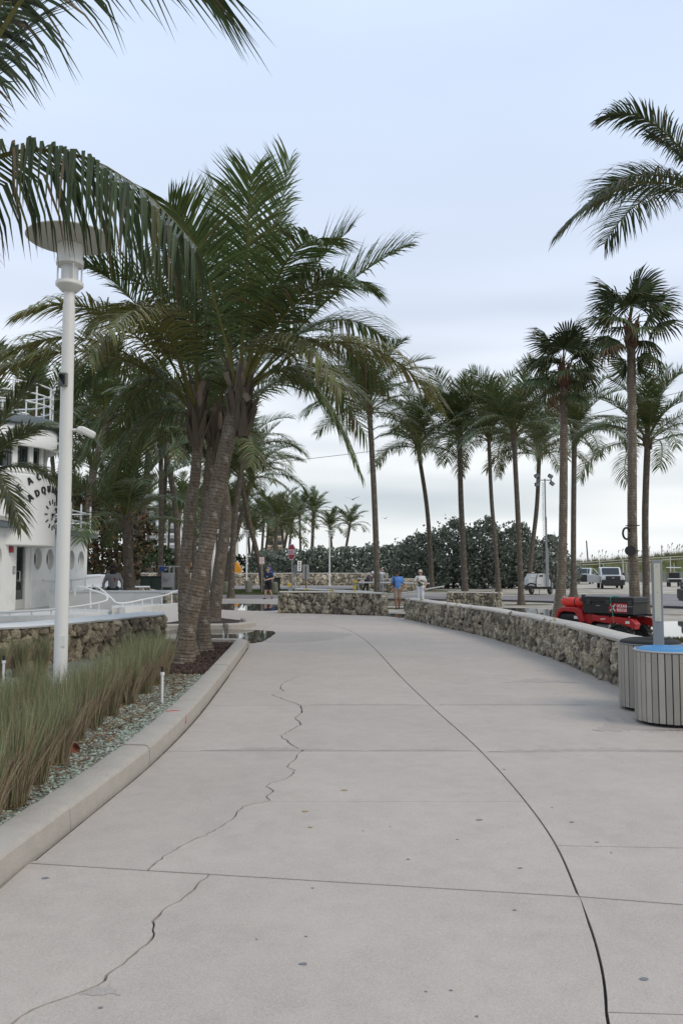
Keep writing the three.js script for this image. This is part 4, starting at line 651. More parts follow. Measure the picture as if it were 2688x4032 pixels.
// ---- fan palms
function fanLeaf(seed, dead = false) {
  const r = rng(seed), pos = [], col = [], n = 34, Rr = 1.0;
  const tri = (a, b, c, ca, cb, cc) => { pos.push(...a, ...b, ...c); col.push(...ca, ...cb, ...cc); };
  const g0 = dead ? [.22, .15, .085] : [.062, .084, .036], stem = dead ? [.16, .1, .05] : [.10, .10, .03], pet = 0.95;
  const pl = (s) => [pet * s, 0.28 * s - 0.42 * s * s, 0];
  for (let i = 0; i < 6; i++) { const a = pl(i / 6), b = pl((i + 1) / 6), w = 0.022; tri([a[0], a[1], -w], [a[0], a[1], w], [b[0], b[1], w], stem, stem, stem); tri([a[0], a[1], -w], [b[0], b[1], w], [b[0], b[1], -w], stem, stem, stem); tri([a[0], a[1] - w, 0], [a[0], a[1] + w, 0], [b[0], b[1] + w, 0], stem, stem, stem); }
  const c = pl(1);
  for (let i = 0; i < n; i++) {
    const a0 = lerp(-2.15, 2.15, i / n), a1 = lerp(-2.15, 2.15, (i + 1) / n), am = (a0 + a1) / 2, L = Rr * (0.85 + 0.2 * Math.cos(am)) * (0.9 + r() * 0.2), sh = mul(g0, 0.6 + r() * 0.8), tip = r() < 0.55 ? [.22, .155, .085] : sh;
    const P = (a, d, y) => [c[0] + Math.cos(a) * d, c[1] + y, Math.sin(a) * d], sag = (d) => -0.22 * d * d - Math.abs(am) * 0.06 * d;
    const m0 = P(a0, L * 0.5, sag(0.5) + 0.012), m1 = P(a1, L * 0.5, sag(0.5) + 0.012), mm = P(am, L * 0.5, sag(0.5) - 0.02), o = [c[0], c[1], c[2]];
    tri(o, m0, mm, sh, sh, sh); tri(o, mm, m1, sh, sh, sh);
    const dr = 0.12 + r() * 0.3, e0 = P(lerp(a0, am, 0.35), L * 0.78, sag(0.8) - dr * 0.25), e1 = P(lerp(a1, am, 0.35), L * 0.78, sag(0.8) - dr * 0.25), tp = P(am + (r() - .5) * 0.06, L * 0.97, sag(1) - dr);
    tri(m0, m1, e0, sh, sh, sh); tri(m1, e1, e0, sh, sh, sh); tri(e0, e1, tp, sh, sh, tip);
  }
  const g = new THREE.BufferGeometry(); g.setAttribute('position', new THREE.Float32BufferAttribute(pos, 3)); g.setAttribute('color', new THREE.Float32BufferAttribute(col, 3)); g.computeVertexNormals(); return g;
}
const fans = [1, 2, 3, 4, 5].map((k) => fanLeaf(400 + k)), deadFans = [fanLeaf(411, true), fanLeaf(412, true)];
function fanPalm(label, base, pts, radii, leaves, seed, extra = []) {
  const t = thing('fan_palm', label, 'palm tree', base, 0, 'fan palms beside the quad bike'), r = rng(seed), top = pts[pts.length - 1];
  obj('trunk', trunkGeo(pts, ...radii, { radial: 16, seg: 60, seed, flare: 0.5 }), M.trunkFan, t);
  const crown = new THREE.Group(); crown.name = 'crown'; crown.position.set(...top); t.add(crown);
  obj('leaf_bases', bootGeo(radii[2] * 1.25, 0.75, seed, 26).translate(0, -0.05, 0), M.boot, crown);
  for (let i = 0; i < leaves; i++) { const f = i / leaves, e = lerp(1.35, -0.35, Math.pow(f, 0.85)) + (r() - .5) * 0.25, m = obj('fan_leaf', fans[i % 5], M.leafDull, crown); m.position.y = 0.45 - f * 0.25; m.rotation.set((r() - .5) * 0.9, i * 2.399 + r() * 0.3, e, 'YZX'); m.scale.setScalar(0.72 + r() * 0.2); }
  for (const [az, e, s, dead] of extra) { const m = obj(dead ? 'dead_leaf' : 'fan_leaf', dead ? deadFans[0] : fans[2], M.leafDull, crown); m.rotation.set(0.2, R(az), R(e), 'YZX'); m.scale.setScalar(s * 0.8); m.position.y = -0.1; }
  return t;
}
fanPalm('nearer, shorter fan palm with ragged fronds left of the quad bike', [7.15, -0.03, -27.4], [[0, 0, 0], [0.16, 2.5, 0], [0.24, 5, 0], [0.30, 8.15, 0]], [0.32, 0.15, 0.125], 20, 501, [[150, -50, .8, true], [-30, -40, .9, false]]);
const tallFan = fanPalm('tallest fan palm, tyre and hose hung on its trunk behind the quad bike', [8.55, -0.03, -24.2], [[0, 0, 0], [-0.05, 2.5, 0], [0.0, 5, 0], [0.06, 8.7, 0]], [0.2, 0.145, 0.12], 18, 503, [[-5, -35, 1.0, false], [190, -20, 0.9, true], [-25, -95, 1.0, false], [185, -95, 0.95, false]]);
{ const t = thing('hanging_hoop', 'black rubber hoop tied to the trunk of the tallest fan palm', 'hoop', [8.28, 2.72, -24.05]); obj('hoop', at(new THREE.TorusGeometry(0.165, 0.03, 8, 28), 0, 0, 0, 0, 0.6), M.rubber, t); obj('strap', at(new THREE.TorusGeometry(0.185, 0.012, 6, 24), 0.24, 0.24, -0.15, Math.PI / 2), M.rubber, t);
  const b = thing('mounted_speaker', 'round black drum shaped box strapped to the trunk below the hoop', 'box', [8.36, 2.22, -24.0]); obj('drum', cy(0.14, 0.14, 0.14, 20, 0, 0, 0, Math.PI / 2), M.rubber, b); obj('band', at(new THREE.TorusGeometry(0.19, 0.01, 6, 24), 0.15, 0, -0.2, Math.PI / 2), M.rubber, b); }
// ---------------------------------------------------------------- ornamental grass
function grassGeo(seed, blades = 950) {
  const r = rng(seed), pos = [], col = [];
  for (let i = 0; i < blades; i++) {
    const a = r() * 6.283, d = Math.sqrt(r()) * 0.12, x = Math.cos(a) * d, z = Math.sin(a) * d, dead = r() < 0.62, L = (dead ? 0.42 + r() * 0.5 : 0.6 + r() * 0.5), out = 0.03 + Math.pow(r(), 1.5) * 0.22 * (dead ? 1.4 : 0.8), b = a + (r() - .5) * 1.6, w = 0.0018 + r() * 0.0014, wa = r() * 6.283, wx = Math.cos(wa) * w, wz = Math.sin(wa) * w;
    const c = dead ? mul(mix3([.24, .155, .09], [.40, .34, .24], r()), 0.6 + r() * 0.7) : mul(mix3([.12, .155, .07], [.25, .275, .15], r()), 0.65 + r() * 0.7), c2 = r() < 0.2 ? [.20, .165, .10] : mul(c, 1.05);
    const bend = (t) => [x + Math.cos(b) * out * L * (t * 0.6 + t * t * 0.9), L * t * (1 - 0.10 * t * out * 3), z + Math.sin(b) * out * L * (t * 0.6 + t * t * 0.9)];
    const P = [0, 0.4, 0.75, 1].map(bend), W = [0.9, 1, 0.7, 0];
    for (let k = 0; k < 3; k++) { const p = P[k], q = P[k + 1], s = W[k], e = W[k + 1], A = [p[0] - wx * s, p[1], p[2] - wz * s], B = [p[0] + wx * s, p[1], p[2] + wz * s], Cc = [q[0] - wx * e, q[1], q[2] - wz * e], D = [q[0] + wx * e, q[1], q[2] + wz * e], cc = k === 2 ? c2 : c; pos.push(...A, ...B, ...Cc); col.push(...c, ...c, ...cc); if (k < 2) { pos.push(...B, ...D, ...Cc); col.push(...c, ...cc, ...cc); } }
  }
  const g = new THREE.BufferGeometry(); g.setAttribute('position', new THREE.Float32BufferAttribute(pos, 3)); g.setAttribute('color', new THREE.Float32BufferAttribute(col, 3)); g.computeVertexNormals(); return g;
}
{
  const gs = [0, 1, 2, 3, 4].map((k) => grassGeo(600 + k)), r = rng(33);
  const front = [[-2.2, -5.2], [-2.25, -5.75], [-2.3, -6.35], [-2.36, -7.0], [-2.52, -7.95], [-2.55, -8.6], [-2.56, -9.3], [-2.58, -10.1], [-2.56, -10.9], [-2.62, -11.7], [-2.7, -12.6], [-2.8, -6.1], [-2.85, -6.9], [-2.92, -7.8], [-2.98, -8.7], [-3.0, -9.6], [-2.98, -10.5], [-3.0, -11.4], [-3.05, -12.3], [-3.3, -7.6], [-3.4, -8.6], [-3.5, -9.5], [-3.0, -13.1]];
  const back = [[-5.6, -11.2], [-5.25, -11.7], [-4.98, -12.1], [-4.85, -12.6], [-4.65, -12.95], [-4.5, -13.4], [-5.5, -12.2], [-5.9, -11.8], [-6.2, -11.2]];
  const put = (x, z, s, label, group) => { const t = thing('grass_clump', label, 'grass', [x, 0.05, z], r() * 6.28, group); obj('blades', gs[Math.floor(r() * 5)], M.leafDull, t); t.scale.set(s * (0.95 + r() * 0.2), s, s * (0.95 + r() * 0.2)); };
  const ord = ['nearest', 'second', 'third', 'fourth', 'fifth', 'sixth', 'seventh', 'eighth', 'ninth', 'tenth', 'eleventh', 'twelfth'], cnt = {};
  const rowOf = (x) => (x > -2.78 ? 'row beside the kerb' : x > -3.2 ? 'middle row of the planter' : 'back row by the lamp post');
  for (const [x, z] of [...front].sort((a, b) => b[1] - a[1])) { const w = rowOf(x), k = cnt[w] = (cnt[w] ?? -1) + 1; put(x, z, lerp(0.70, 0.70, clamp((-z - 5) / 7)) * (0.8 + r() * 0.32), 'wispy grass clump, ' + ord[k] + (k ? ' from the near end' : '') + ' in the ' + w, 'grass clumps along the kerb'); }
  [...back].sort((a, b) => a[0] / a[1] < b[0] / b[1] ? 1 : -1).forEach(([x, z], k) => put(x, z, 0.62 + r() * 0.15, 'wispy grass clump at the pitted coral wall, ' + (k ? ord[k] : 'first') + ' from the left', 'grass clumps by the coral wall'));
  for (const [x, z, l] of [[-2.17, -10.15, 'white irrigation riser with black cap at the kerb side'], [-4.62, -11.45, 'white irrigation riser with black cap left of the lamp post']]) { const t = thing('irrigation_riser', l, 'pipe', [x, 0.04, z]); obj('pipe', cy(0.017, 0.017, 0.36, 10, 0, 0.18, 0), M.pipe, t); obj('collar', cy(0.026, 0.026, 0.04, 10, 0, 0.36, 0), M.pipe, t); obj('sprinkler_cap', cy(0.016, 0.018, 0.07, 10, 0, 0.41, 0), M.black, t); }
  const s = thing('bed_stone', 'pale rough stone lying at the near end of the bed', 'stone', [-2.12, 0.06, -4.85]); obj('stone', stoneGeos[3].clone().scale(.1, .08, .1), M.coral[2], s);
  const b = thing('clay_shard', 'round orange clay piece half hidden in the grass', 'clay shard', [-2.36, 0.07, -7.4], 0.5); obj('shard', [lathe([[0, -.015], [.05, -.015], [.06, .035], [.055, .035], [.046, -.01], [0, -.01]], 20, 0, 0, 0, 1.1)], std(.24, .075, .045, .9), b);
  const l = thing('path_light', 'short black bollard light at the left edge of the bed', 'light', [-2.36, 0.03, -5.62]); obj('stem', cy(.03, .03, .5, 12, 0, .25, 0), M.black, l); obj('head', lathe([[0, .72], [.05, .71], [.075, .66], [.07, .5], [.03, .48]], 16), M.black, l);
}
// ---------------------------------------------------------------- sea grape hedges
function bush(name, label, cat, blobs, { leaf = 0.16, dens = 60, cols = [[.052, .070, .048], [.095, .110, .082]], seed = 1, group, stems = 6, gloss = M.leafDull, upright = 0.4, redden = 0 }) {
  const r = rng(seed), b0 = blobs[0], t = thing(name, label, cat, [b0[0], 0, b0[2]], 0, group), pos = [], col = [], c = V(), n = V(), a = V(), b = V();
  for (const [bx0, by, bz, rx, ry, rz] of blobs) {
    const N = Math.round(dens * (rx * ry + ry * rz + rx * rz));
    for (let i = 0; i < N; i += 5) {
      const th = r() * 6.283, cz = r() * 2 - 1, s = Math.sqrt(1 - cz * cz); n.set(Math.cos(th) * s, cz, Math.sin(th) * s);
      const bump = 0.80 + 0.32 * vnoise(n.x * 3 + 9 + bx0, n.y * 3 + n.z * 3 + 9, 64, seed), d = (0.55 + 0.45 * Math.pow(r(), 0.45)) * bump;
      const cx = bx0 - b0[0] + n.x * rx * d, cyy = by + n.y * ry * d, czz = bz - b0[2] + n.z * rz * d; if (cyy < 0.02) continue;
      const shoot = r() < 0.06 ? 1 + r() * 2.2 : 0.6, tone = 0.55 + r() * 0.8;
      for (let k = 0; k < 5; k++) { // a small spray of round leaves
        const lx = cx + (r() - .5) * leaf * 2.0, ly = cyy + (r() - .3) * leaf * 2 * shoot, lz = czz + (r() - .5) * leaf * 2.0, L = leaf * (0.6 + r() * 0.6);
        a.set(r() - .5, (r() - .2) * 1.2 * upright + .1, r() - .5).addScaledVector(n, 0.6).normalize(); b.set(r() - .5, r() - .5, r() - .5).cross(a).normalize(); c.copy(a).cross(b).multiplyScalar(0.25);
        const cl = mul(r() < redden ? [.13, .065, .03] : mix3(cols[0], cols[1], r()), tone), P = (u, v, h) => [lx + a.x * u * L + b.x * v * L + c.x * h * L, ly + a.y * u * L + b.y * v * L + c.y * h * L, lz + a.z * u * L + b.z * v * L + c.z * h * L];
        const p0 = P(-.5, 0, 0), p1 = P(-.25, .42, .3), p2 = P(.3, .40, .3), p3 = P(.5, 0, 0), p4 = P(.3, -.4, .3), p5 = P(-.25, -.42, .3);
        pos.push(...p0, ...p1, ...p2, ...p0, ...p2, ...p3, ...p0, ...p3, ...p4, ...p0, ...p4, ...p5); for (let q = 0; q < 12; q++) col.push(...cl);
      }
    }
  }
  const g = new THREE.BufferGeometry(); g.setAttribute('position', new THREE.Float32BufferAttribute(pos, 3)); g.setAttribute('color', new THREE.Float32BufferAttribute(col, 3)); g.computeVertexNormals();
  const f = obj('foliage', g, gloss, t), w = [];
  for (let i = 0; i < stems; i++) { const [x, y, z, rx] = blobs[i % blobs.length]; const sx = x - b0[0] + (r() - .5) * rx, sz = z - b0[2] + (r() - .5) * 0.8; w.push(trunkGeo([[sx, -0.05, sz], [sx + (r() - .5) * .5, y * 0.6, sz + (r() - .5) * .4], [sx + (r() - .5) * 1.4, y * 1.2, sz + (r() - .5)]], 0.13, 0.09, 0.03, { radial: 6, seg: 8, seed: i })); }
  obj('stems', w, M.fibre, t); return t;
}
{
  const g = 'sea grape thicket behind the beach road';
  const tall = [[7.2, -77, 5.0, 'left end of the tall grey green thicket beside the low hedge'], [10.2, -78, 6.3, 'tall thicket section behind the leaning coconut palm'], [13.0, -77, 6.3, 'tall thicket section behind the full crowned palm'], [16.0, -77, 6.0, 'tall thicket section between the two thin palm trunks'], [18.6, -76, 4.6, 'silvery right end of the thicket beside the police trailer']];
  tall.forEach(([x, z, h, l], i) => bush('sea_grape_shrub', l, 'shrub', [[x, h * 0.48, z, 2.3, h * 0.55, 2.2], [x - 1.1, h * 0.36, z + 1.2, 1.8, h * 0.42, 1.6], [x + 1.1, h * 0.3, z + 1.6, 1.9, h * 0.36, 1.4], [x + 0.6, h * 0.78, z, 1.2, h * 0.26, 1.1]], { leaf: 0.19, dens: 210, seed: 700 + i, group: g, cols: i === 4 ? [[.17, .19, .155], [.34, .36, .31]] : [[.12, .15, .115], [.26, .29, .235]] }));
  const low = [-11.6, -8.4, -5.2, -2.2, 0.9, 4.0];
  low.forEach((x, i) => bush('hedge_shrub', ['lowest hedge section at the left, behind the jogger', 'hedge section directly behind the stop sign', 'hedge section right of the stop sign', 'hedge section behind the white lamp post', 'hedge section left of the tall slender palm trunk', 'hedge section right of the tall slender palm trunk'][i], 'hedge', [[x + 3, 1.9 + i * 0.12, -97, 2.5, 2.0 + i * 0.1, 2.0], [x + 4.3, 1.6, -96, 2.0, 1.9, 1.6], [x + 2, 3.0 + i * 0.14, -97, 1.5, 1.0, 1.3]], { leaf: 0.24, dens: 120, seed: 720 + i, group: 'low hedge above the far stone wall', cols: [[.13, .16, .12], [.27, .30, .245]] }));
  bush('broadleaf_tree', 'dark bronze leaved tree behind the patrol building roof railing', 'tree', [[-13.4, 3.0, -41, 2.6, 2.8, 2.2], [-11.4, 2.4, -40.2, 1.9, 2.0, 1.8], [-12.6, 1.3, -39.4, 2.2, 1.3, 1.2], [-10.8, 3.4, -41.5, 1.6, 1.6, 1.5]], { leaf: 0.17, dens: 130, seed: 740, cols: [[.028, .030, .016], [.075, .066, .034]], redden: 0.18 });
  bush('broadleaf_tree', 'small bright green round tree among the grove trunks', 'tree', [[-22.5, 3.6, -95, 2.6, 1.7, 2.2], [-20.6, 3.2, -95, 1.6, 1.2, 1.4]], { leaf: 0.3, dens: 40, seed: 741, cols: [[.03, .06, .02], [.06, .10, .035]], stems: 2 });
  for (const [x, z, h, s] of [[-30, -120, 5, 1], [-24, -125, 4.5, 2], [-17, -128, 4, 3], [-11, -130, 3.6, 4], [-5, -135, 3.4, 5]]) bush('background_thicket', ['', 'dense far thicket at the left end of the grove', 'dense far thicket behind the bright green tree', 'dense far thicket behind the yellow machine', 'dense far thicket left of the hedge', 'dense far thicket closing the gap behind the hedge'][s], 'thicket', [[x, h * 0.45, z, 4.6, h * 0.6, 2.4], [x + 3, h * 0.5, z, 3.6, h * 0.5, 2]], { leaf: 0.5, dens: 14, seed: 750 + s, cols: [[.024, .034, .014], [.055, .066, .03]], group: 'far thickets under the grove' });
  bush('dune_shrub', 'dark round dune shrub left of the fan palm trunk', 'shrub', [[24.2, 2.1, -118, 2.6, 2.6, 2], [27.5, 1.7, -118, 2.6, 2.2, 2], [22.0, 1.6, -118, 2.2, 1.8, 2]], { leaf: 0.24, dens: 42, seed: 760, cols: [[.035, .055, .02], [.075, .095, .04]] });
}
// ---------------------------------------------------------------- dune with sea oats
{
  const N = 60, pos = [], idx = [], uv = [];
  for (let j = 0; j <= 14; j++) for (let i = 0; i <= N; i++) { const x = lerp(14, 130, i / N), s = j / 14, z = -127 - s * 40 + (x - 30) * 0.25 + fbm(i / N, 0.2, 16, 3, 5) * 3, h = Math.sin(Math.min(1, s * 2.2) * Math.PI / 2) * lerp(1.4, 4.4, smooth(18, 70, x)) * (0.85 + 0.3 * fbm(i / N, s, 12, 4, 8)); pos.push(x, h - 0.06, z); uv.push(x, z); }
  for (let j = 0; j < 14; j++) for (let i = 0; i < N; i++) { const a = j * (N + 1) + i, b = a + N + 1; idx.push(a, a + 1, b, a + 1, b + 1, b); }
  const g = new THREE.BufferGeometry(); g.setAttribute('position', new THREE.Float32BufferAttribute(pos, 3)); g.setAttribute('uv', new THREE.Float32BufferAttribute(uv, 2)); g.setIndex(idx); g.computeVertexNormals();
  struct('dune', g, std(.12, .115, .06, 1, { map: rep(T.leafy, 0.08) }), 'low vegetated sand dune along the right horizon');
  const heightAt = (i, j) => pos[(j * (N + 1) + i) * 3 + 1], r = rng(5);
  const blade = (n, tall, seed) => { const q = rng(seed), p = []; for (let k = 0; k < n; k++) { const x = (q() - .5) * 1.6, z = (q() - .5) * 1.2, h = tall * (0.5 + q() * 0.6), l = (q() - .3) * 0.5, w = 0.03; p.push(x - w, 0, z, x + w, 0, z, x + l, h, z); } const gg = new THREE.BufferGeometry(); gg.setAttribute('position', new THREE.Float32BufferAttribute(p, 3)); gg.computeVertexNormals(); return gg; };
  const cover = new THREE.InstancedMesh(blade(16, 1.0, 3), std(1, 1, 1, 1, { side: THREE.DoubleSide }), 2600), m = new THREE.Matrix4(), q = new THREE.Quaternion();
  for (let k = 0; k < 2600; k++) { const i = Math.floor(r() * N), j = Math.floor(r() * 11), o = (j * (N + 1) + i) * 3; q.setFromAxisAngle(UP, r() * 6.28); m.compose(V(pos[o] + (r() - .5) * 2, pos[o + 1] - 0.05, pos[o + 2] + (r() - .5) * 3), q, V(1, 0.5 + r() * 0.9, 1)); cover.setMatrixAt(k, m); cover.setColorAt(k, (r() < 0.35 ? C(.20, .17, .06) : r() < 0.5 ? C(.075, .09, .03) : C(.13, .13, .05)).multiplyScalar(0.6 + r() * 0.7)); }
  cover.name = 'dune_cover'; cover.castShadow = cover.receiveShadow = true; tag(cover, 'low grasses and creepers covering the dune', 'grass', null, 'stuff'); scene.add(cover);
  const oat = (() => { const gs = []; const st = new THREE.CylinderGeometry(0.012, 0.018, 1.6, 4).translate(0, 0.8, 0); gs.push(st); for (let k = 0; k < 6; k++) gs.push(bx(0.05, 0.16, 0.03, 0.03 + k * 0.02, 1.35 + k * 0.07 - k * k * 0.006, 0, 0, k, 0.5)); return merge(gs); })();
  const oats = new THREE.InstancedMesh(oat, std(1, 1, 1, 1), 150);
  for (let k = 0; k < 150; k++) { const i = Math.floor(lerp(8, N * 0.7, r())), j = 6 + Math.floor(r() * 2), o = (j * (N + 1) + i) * 3; q.setFromAxisAngle(UP, r() * 0.8); m.compose(V(pos[o] + (r() - .5) * 2, pos[o + 1] - 0.1, pos[o + 2]), q, V(1.4, 0.8 + r() * 0.7, 1.4)); oats.setMatrixAt(k, m); oats.setColorAt(k, C(.26, .21, .12).multiplyScalar(.6 + r() * .6)); }
  oats.name = 'sea_oats'; tag(oats, 'thin sea oat stalks standing along the dune top', 'sea oats', null, 'stuff'); scene.add(oats);
}
{ // lawn blades
  const r = rng(9), p = []; for (let k = 0; k < 10; k++) { const x = (r() - .5) * 0.5, z = (r() - .5) * 0.5, w = 0.012; p.push(x - w, 0, z, x + w, 0, z, x + (r() - .5) * 0.08, 0.07 + r() * 0.05, z); }
  const g = new THREE.BufferGeometry(); g.setAttribute('position', new THREE.Float32BufferAttribute(p, 3)); g.computeVertexNormals();
  const im = new THREE.InstancedMesh(g, std(1, 1, 1, 1, { side: THREE.DoubleSide }), 4600), m = new THREE.Matrix4(), q = new THREE.Quaternion();
  for (let k = 0; k < 4600; k++) { const b = k < 3000; const z = b ? -57.6 - r() * 13 : -17.8 - r() * 2.2, x = b ? lerp(-15, 3, r()) : lerp(5.2, 10.5, r()); q.setFromAxisAngle(UP, r() * 6.28); m.compose(V(x, -0.005, z), q, V(1.2, b ? 1.1 : 0.8, 1.2)); im.setMatrixAt(k, m); im.setColorAt(k, (b && r() < 0.75 ? C(.055, .085, .025) : C(.115, .105, .045)).multiplyScalar(.6 + r() * .7)); }
  im.name = 'lawn_grass'; tag(im, 'short grass of the lawn and the verge behind the wall', 'grass', null, 'stuff'); scene.add(im);
}
// ---------------------------------------------------------------- lamp posts
function canvasTex(w, h, draw) { const c = document.createElement('canvas'); c.width = w; c.height = h; const x = c.getContext('2d'); draw(x, w, h); const t = new THREE.CanvasTexture(c); t.colorSpace = THREE.SRGBColorSpace; return t; }
function lampPost(label, pos, near, turn = 0) {
  const t = thing('street_lamp', label, 'lamp post', pos, turn, near ? null : 'white disc topped lamp posts'), n = near ? 28 : 12;
  obj('pole', [lathe([[0.083, -0.05], [0.083, 0.0], [0.08, 3.0], [0.074, 4.95], [0.066, 4.98], [0.064, 5.16], [0.05, 5.17]], n)], M.pole, t);
  obj('base_plate', [cy(0.17, 0.18, 0.04, n, 0, 0.02, 0)], M.pole, t);
  obj('lower_collar', lathe([[0.05, 5.12], [0.10, 5.13], [0.155, 5.19], [0.17, 5.2], [0.17, 5.245], [0.05, 5.25]], n), M.pole, t);
  obj('lens', cy(0.105, 0.105, 0.25, n, 0, 5.37, 0), M.frost, t);
  for (let k = 0; k < (near ? 4 : 3); k++) { const a = k * Math.PI / 2 + 0.5; obj('strut', rod([Math.sin(a) * 0.15, 5.22, Math.cos(a) * 0.15], [Math.sin(a) * 0.15, 5.5, Math.cos(a) * 0.15], 0.011, 6), M.pole, t); }
  obj('upper_collar', lathe([[0.05, 5.46], [0.165, 5.46], [0.17, 5.48], [0.165, 5.54], [0.155, 5.56], [0.155, 5.74], [0.05, 5.76]], n), M.pole, t);
  obj('disc_hood', lathe([[0, 5.735], [0.2, 5.735], [0.53, 5.80], [0.545, 5.812], [0.54, 5.825], [0.3, 5.86], [0, 5.88]], near ? 48 : 18), near ? std(.47, .46, .41, .55) : M.pole, t);
  return t;
}
{
  const t = lampPost('tall white lamp post with wide disc hood standing in the grass planter', [-3.44, 0.04, -10.25], true, 0.1);
  obj('access_cover', rb(0.07, 0.14, 0.012, 0.004, 0.03, 0.75, 0.078), M.pole, t);
  const box = obj('sensor_box', rb(0.11, 0.17, 0.07, 0.01, -0.03, 3.98, 0.09), std(.19, .19, .18, .6), t); obj('sensor_window', bx(0.07, 0.13, 0.01, -0.035, 3.98, 0.13), M.glassDark, box);
  const cam = obj('flood_arm', [rod([0.06, 3.36, 0], [0.16, 3.36, 0.02], 0.02), sp(0.05, 14, 10, 0.18, 3.36, 0.02)], M.pole, t); obj('flood_head', [at(rb(0.2, 0.09, 0.1, 0.03), 0.27, 3.33, 0.03, 0, 0, -0.45)], M.pole, cam);
  const far = [[-4.88, 0, -31.6, 'second white lamp post behind the leaning palm trunks'], [-9.95, 0, -87.2, 'far white lamp post at the lawn left of the parking sign'], [-1.25, 0, -87.2, 'far white lamp post in front of the low hedge'], [-25.5, 0, -118, 'farthest white lamp post among the grove palms at left']];
  for (const [x, y, z, l] of far) { const q = lampPost(l, [x, y, z], false, 0); obj('side_camera', [rod([0.07, 3.1, 0], [0.3, 3.1, 0], 0.03, 6), sp(0.07, 8, 6, 0.33, 3.1, 0)], M.pole, q); }
}
// ---------------------------------------------------------------- slatted litter bins and the post between them
function bin(label, [x, z], blue, seed) {
  const t = thing('litter_bin', label, 'litter bin', [x, 0, z]), r = rng(seed), n = 32, Rr = 0.355;
  obj('liner', [cy(0.325, 0.325, 0.72, 40, 0, 0.40, 0)], M.black, t);
  obj('foot_ring', cy(0.30, 0.30, 0.05, 40, 0, 0.02, 0), M.rubber, t);
  for (let i = 0; i < n; i++) {
    const a = i / n * Math.PI * 2, w = 2 * Math.PI * Rr / n - 0.009, s = obj('slat', at(new RoundedBoxGeometry(w, 0.735, 0.02, 1, 0.004), 0, 0.405 + (r() - .5) * 0.006, Rr + (r() - .5) * 0.003).rotateY(a), M.slat[Math.floor(r() * 4)], t);
    for (const y of [0.09, 0.68]) obj('bolt', sp(0.006, 6, 4, 0, y, Rr + 0.011).rotateY(a), M.steel, s);
  }
  if (blue) { obj('lid', lathe([[0.0, 0.80], [0.15, 0.815], [0.27, 0.815], [0.335, 0.80], [0.35, 0.775], [0.33, 0.77]], 48), M.bluePlastic, t); obj('rim', lathe([[0.335, 0.772], [0.372, 0.772], [0.372, 0.79], [0.34, 0.792]], 48), std(.36, .37, .37, .6), t); }
  else { obj('lid', lathe([[0.17, 0.72], [0.19, 0.80], [0.26, 0.835], [0.33, 0.815], [0.355, 0.785], [0.33, 0.77]], 48), M.rubber, t); obj('rim', lathe([[0.335, 0.772], [0.372, 0.772], [0.372, 0.785], [0.34, 0.787]], 48), std(.20, .21, .21, .6), t); }
  return t;
}
bin('grey slatted litter bin with blue recycling lid at the right edge', [3.57, -9.12], true, 3);
bin('grey slatted litter bin with black lid against the stone wall', [3.70, -10.02], false, 4);
{
  const t = thing('marker_post', 'square grey post with pale plate standing between the two litter bins', 'post', [3.63, 0, -9.565], 0.42);
  obj('shaft', rb(0.115, 1.77, 0.115, 0.008, 0, 0.885, 0), M.post, t);
  const p = obj('face_plate', bx(0.07, 0.66, 0.006, -0.0, 1.40, 0.061), M.plate, t); for (const y of [1.1, 1.4, 1.7]) obj('screw', sp(0.006, 6, 4, 0, y, 0.065), M.steel, p);
  t.rotation.y = -0.32;
}
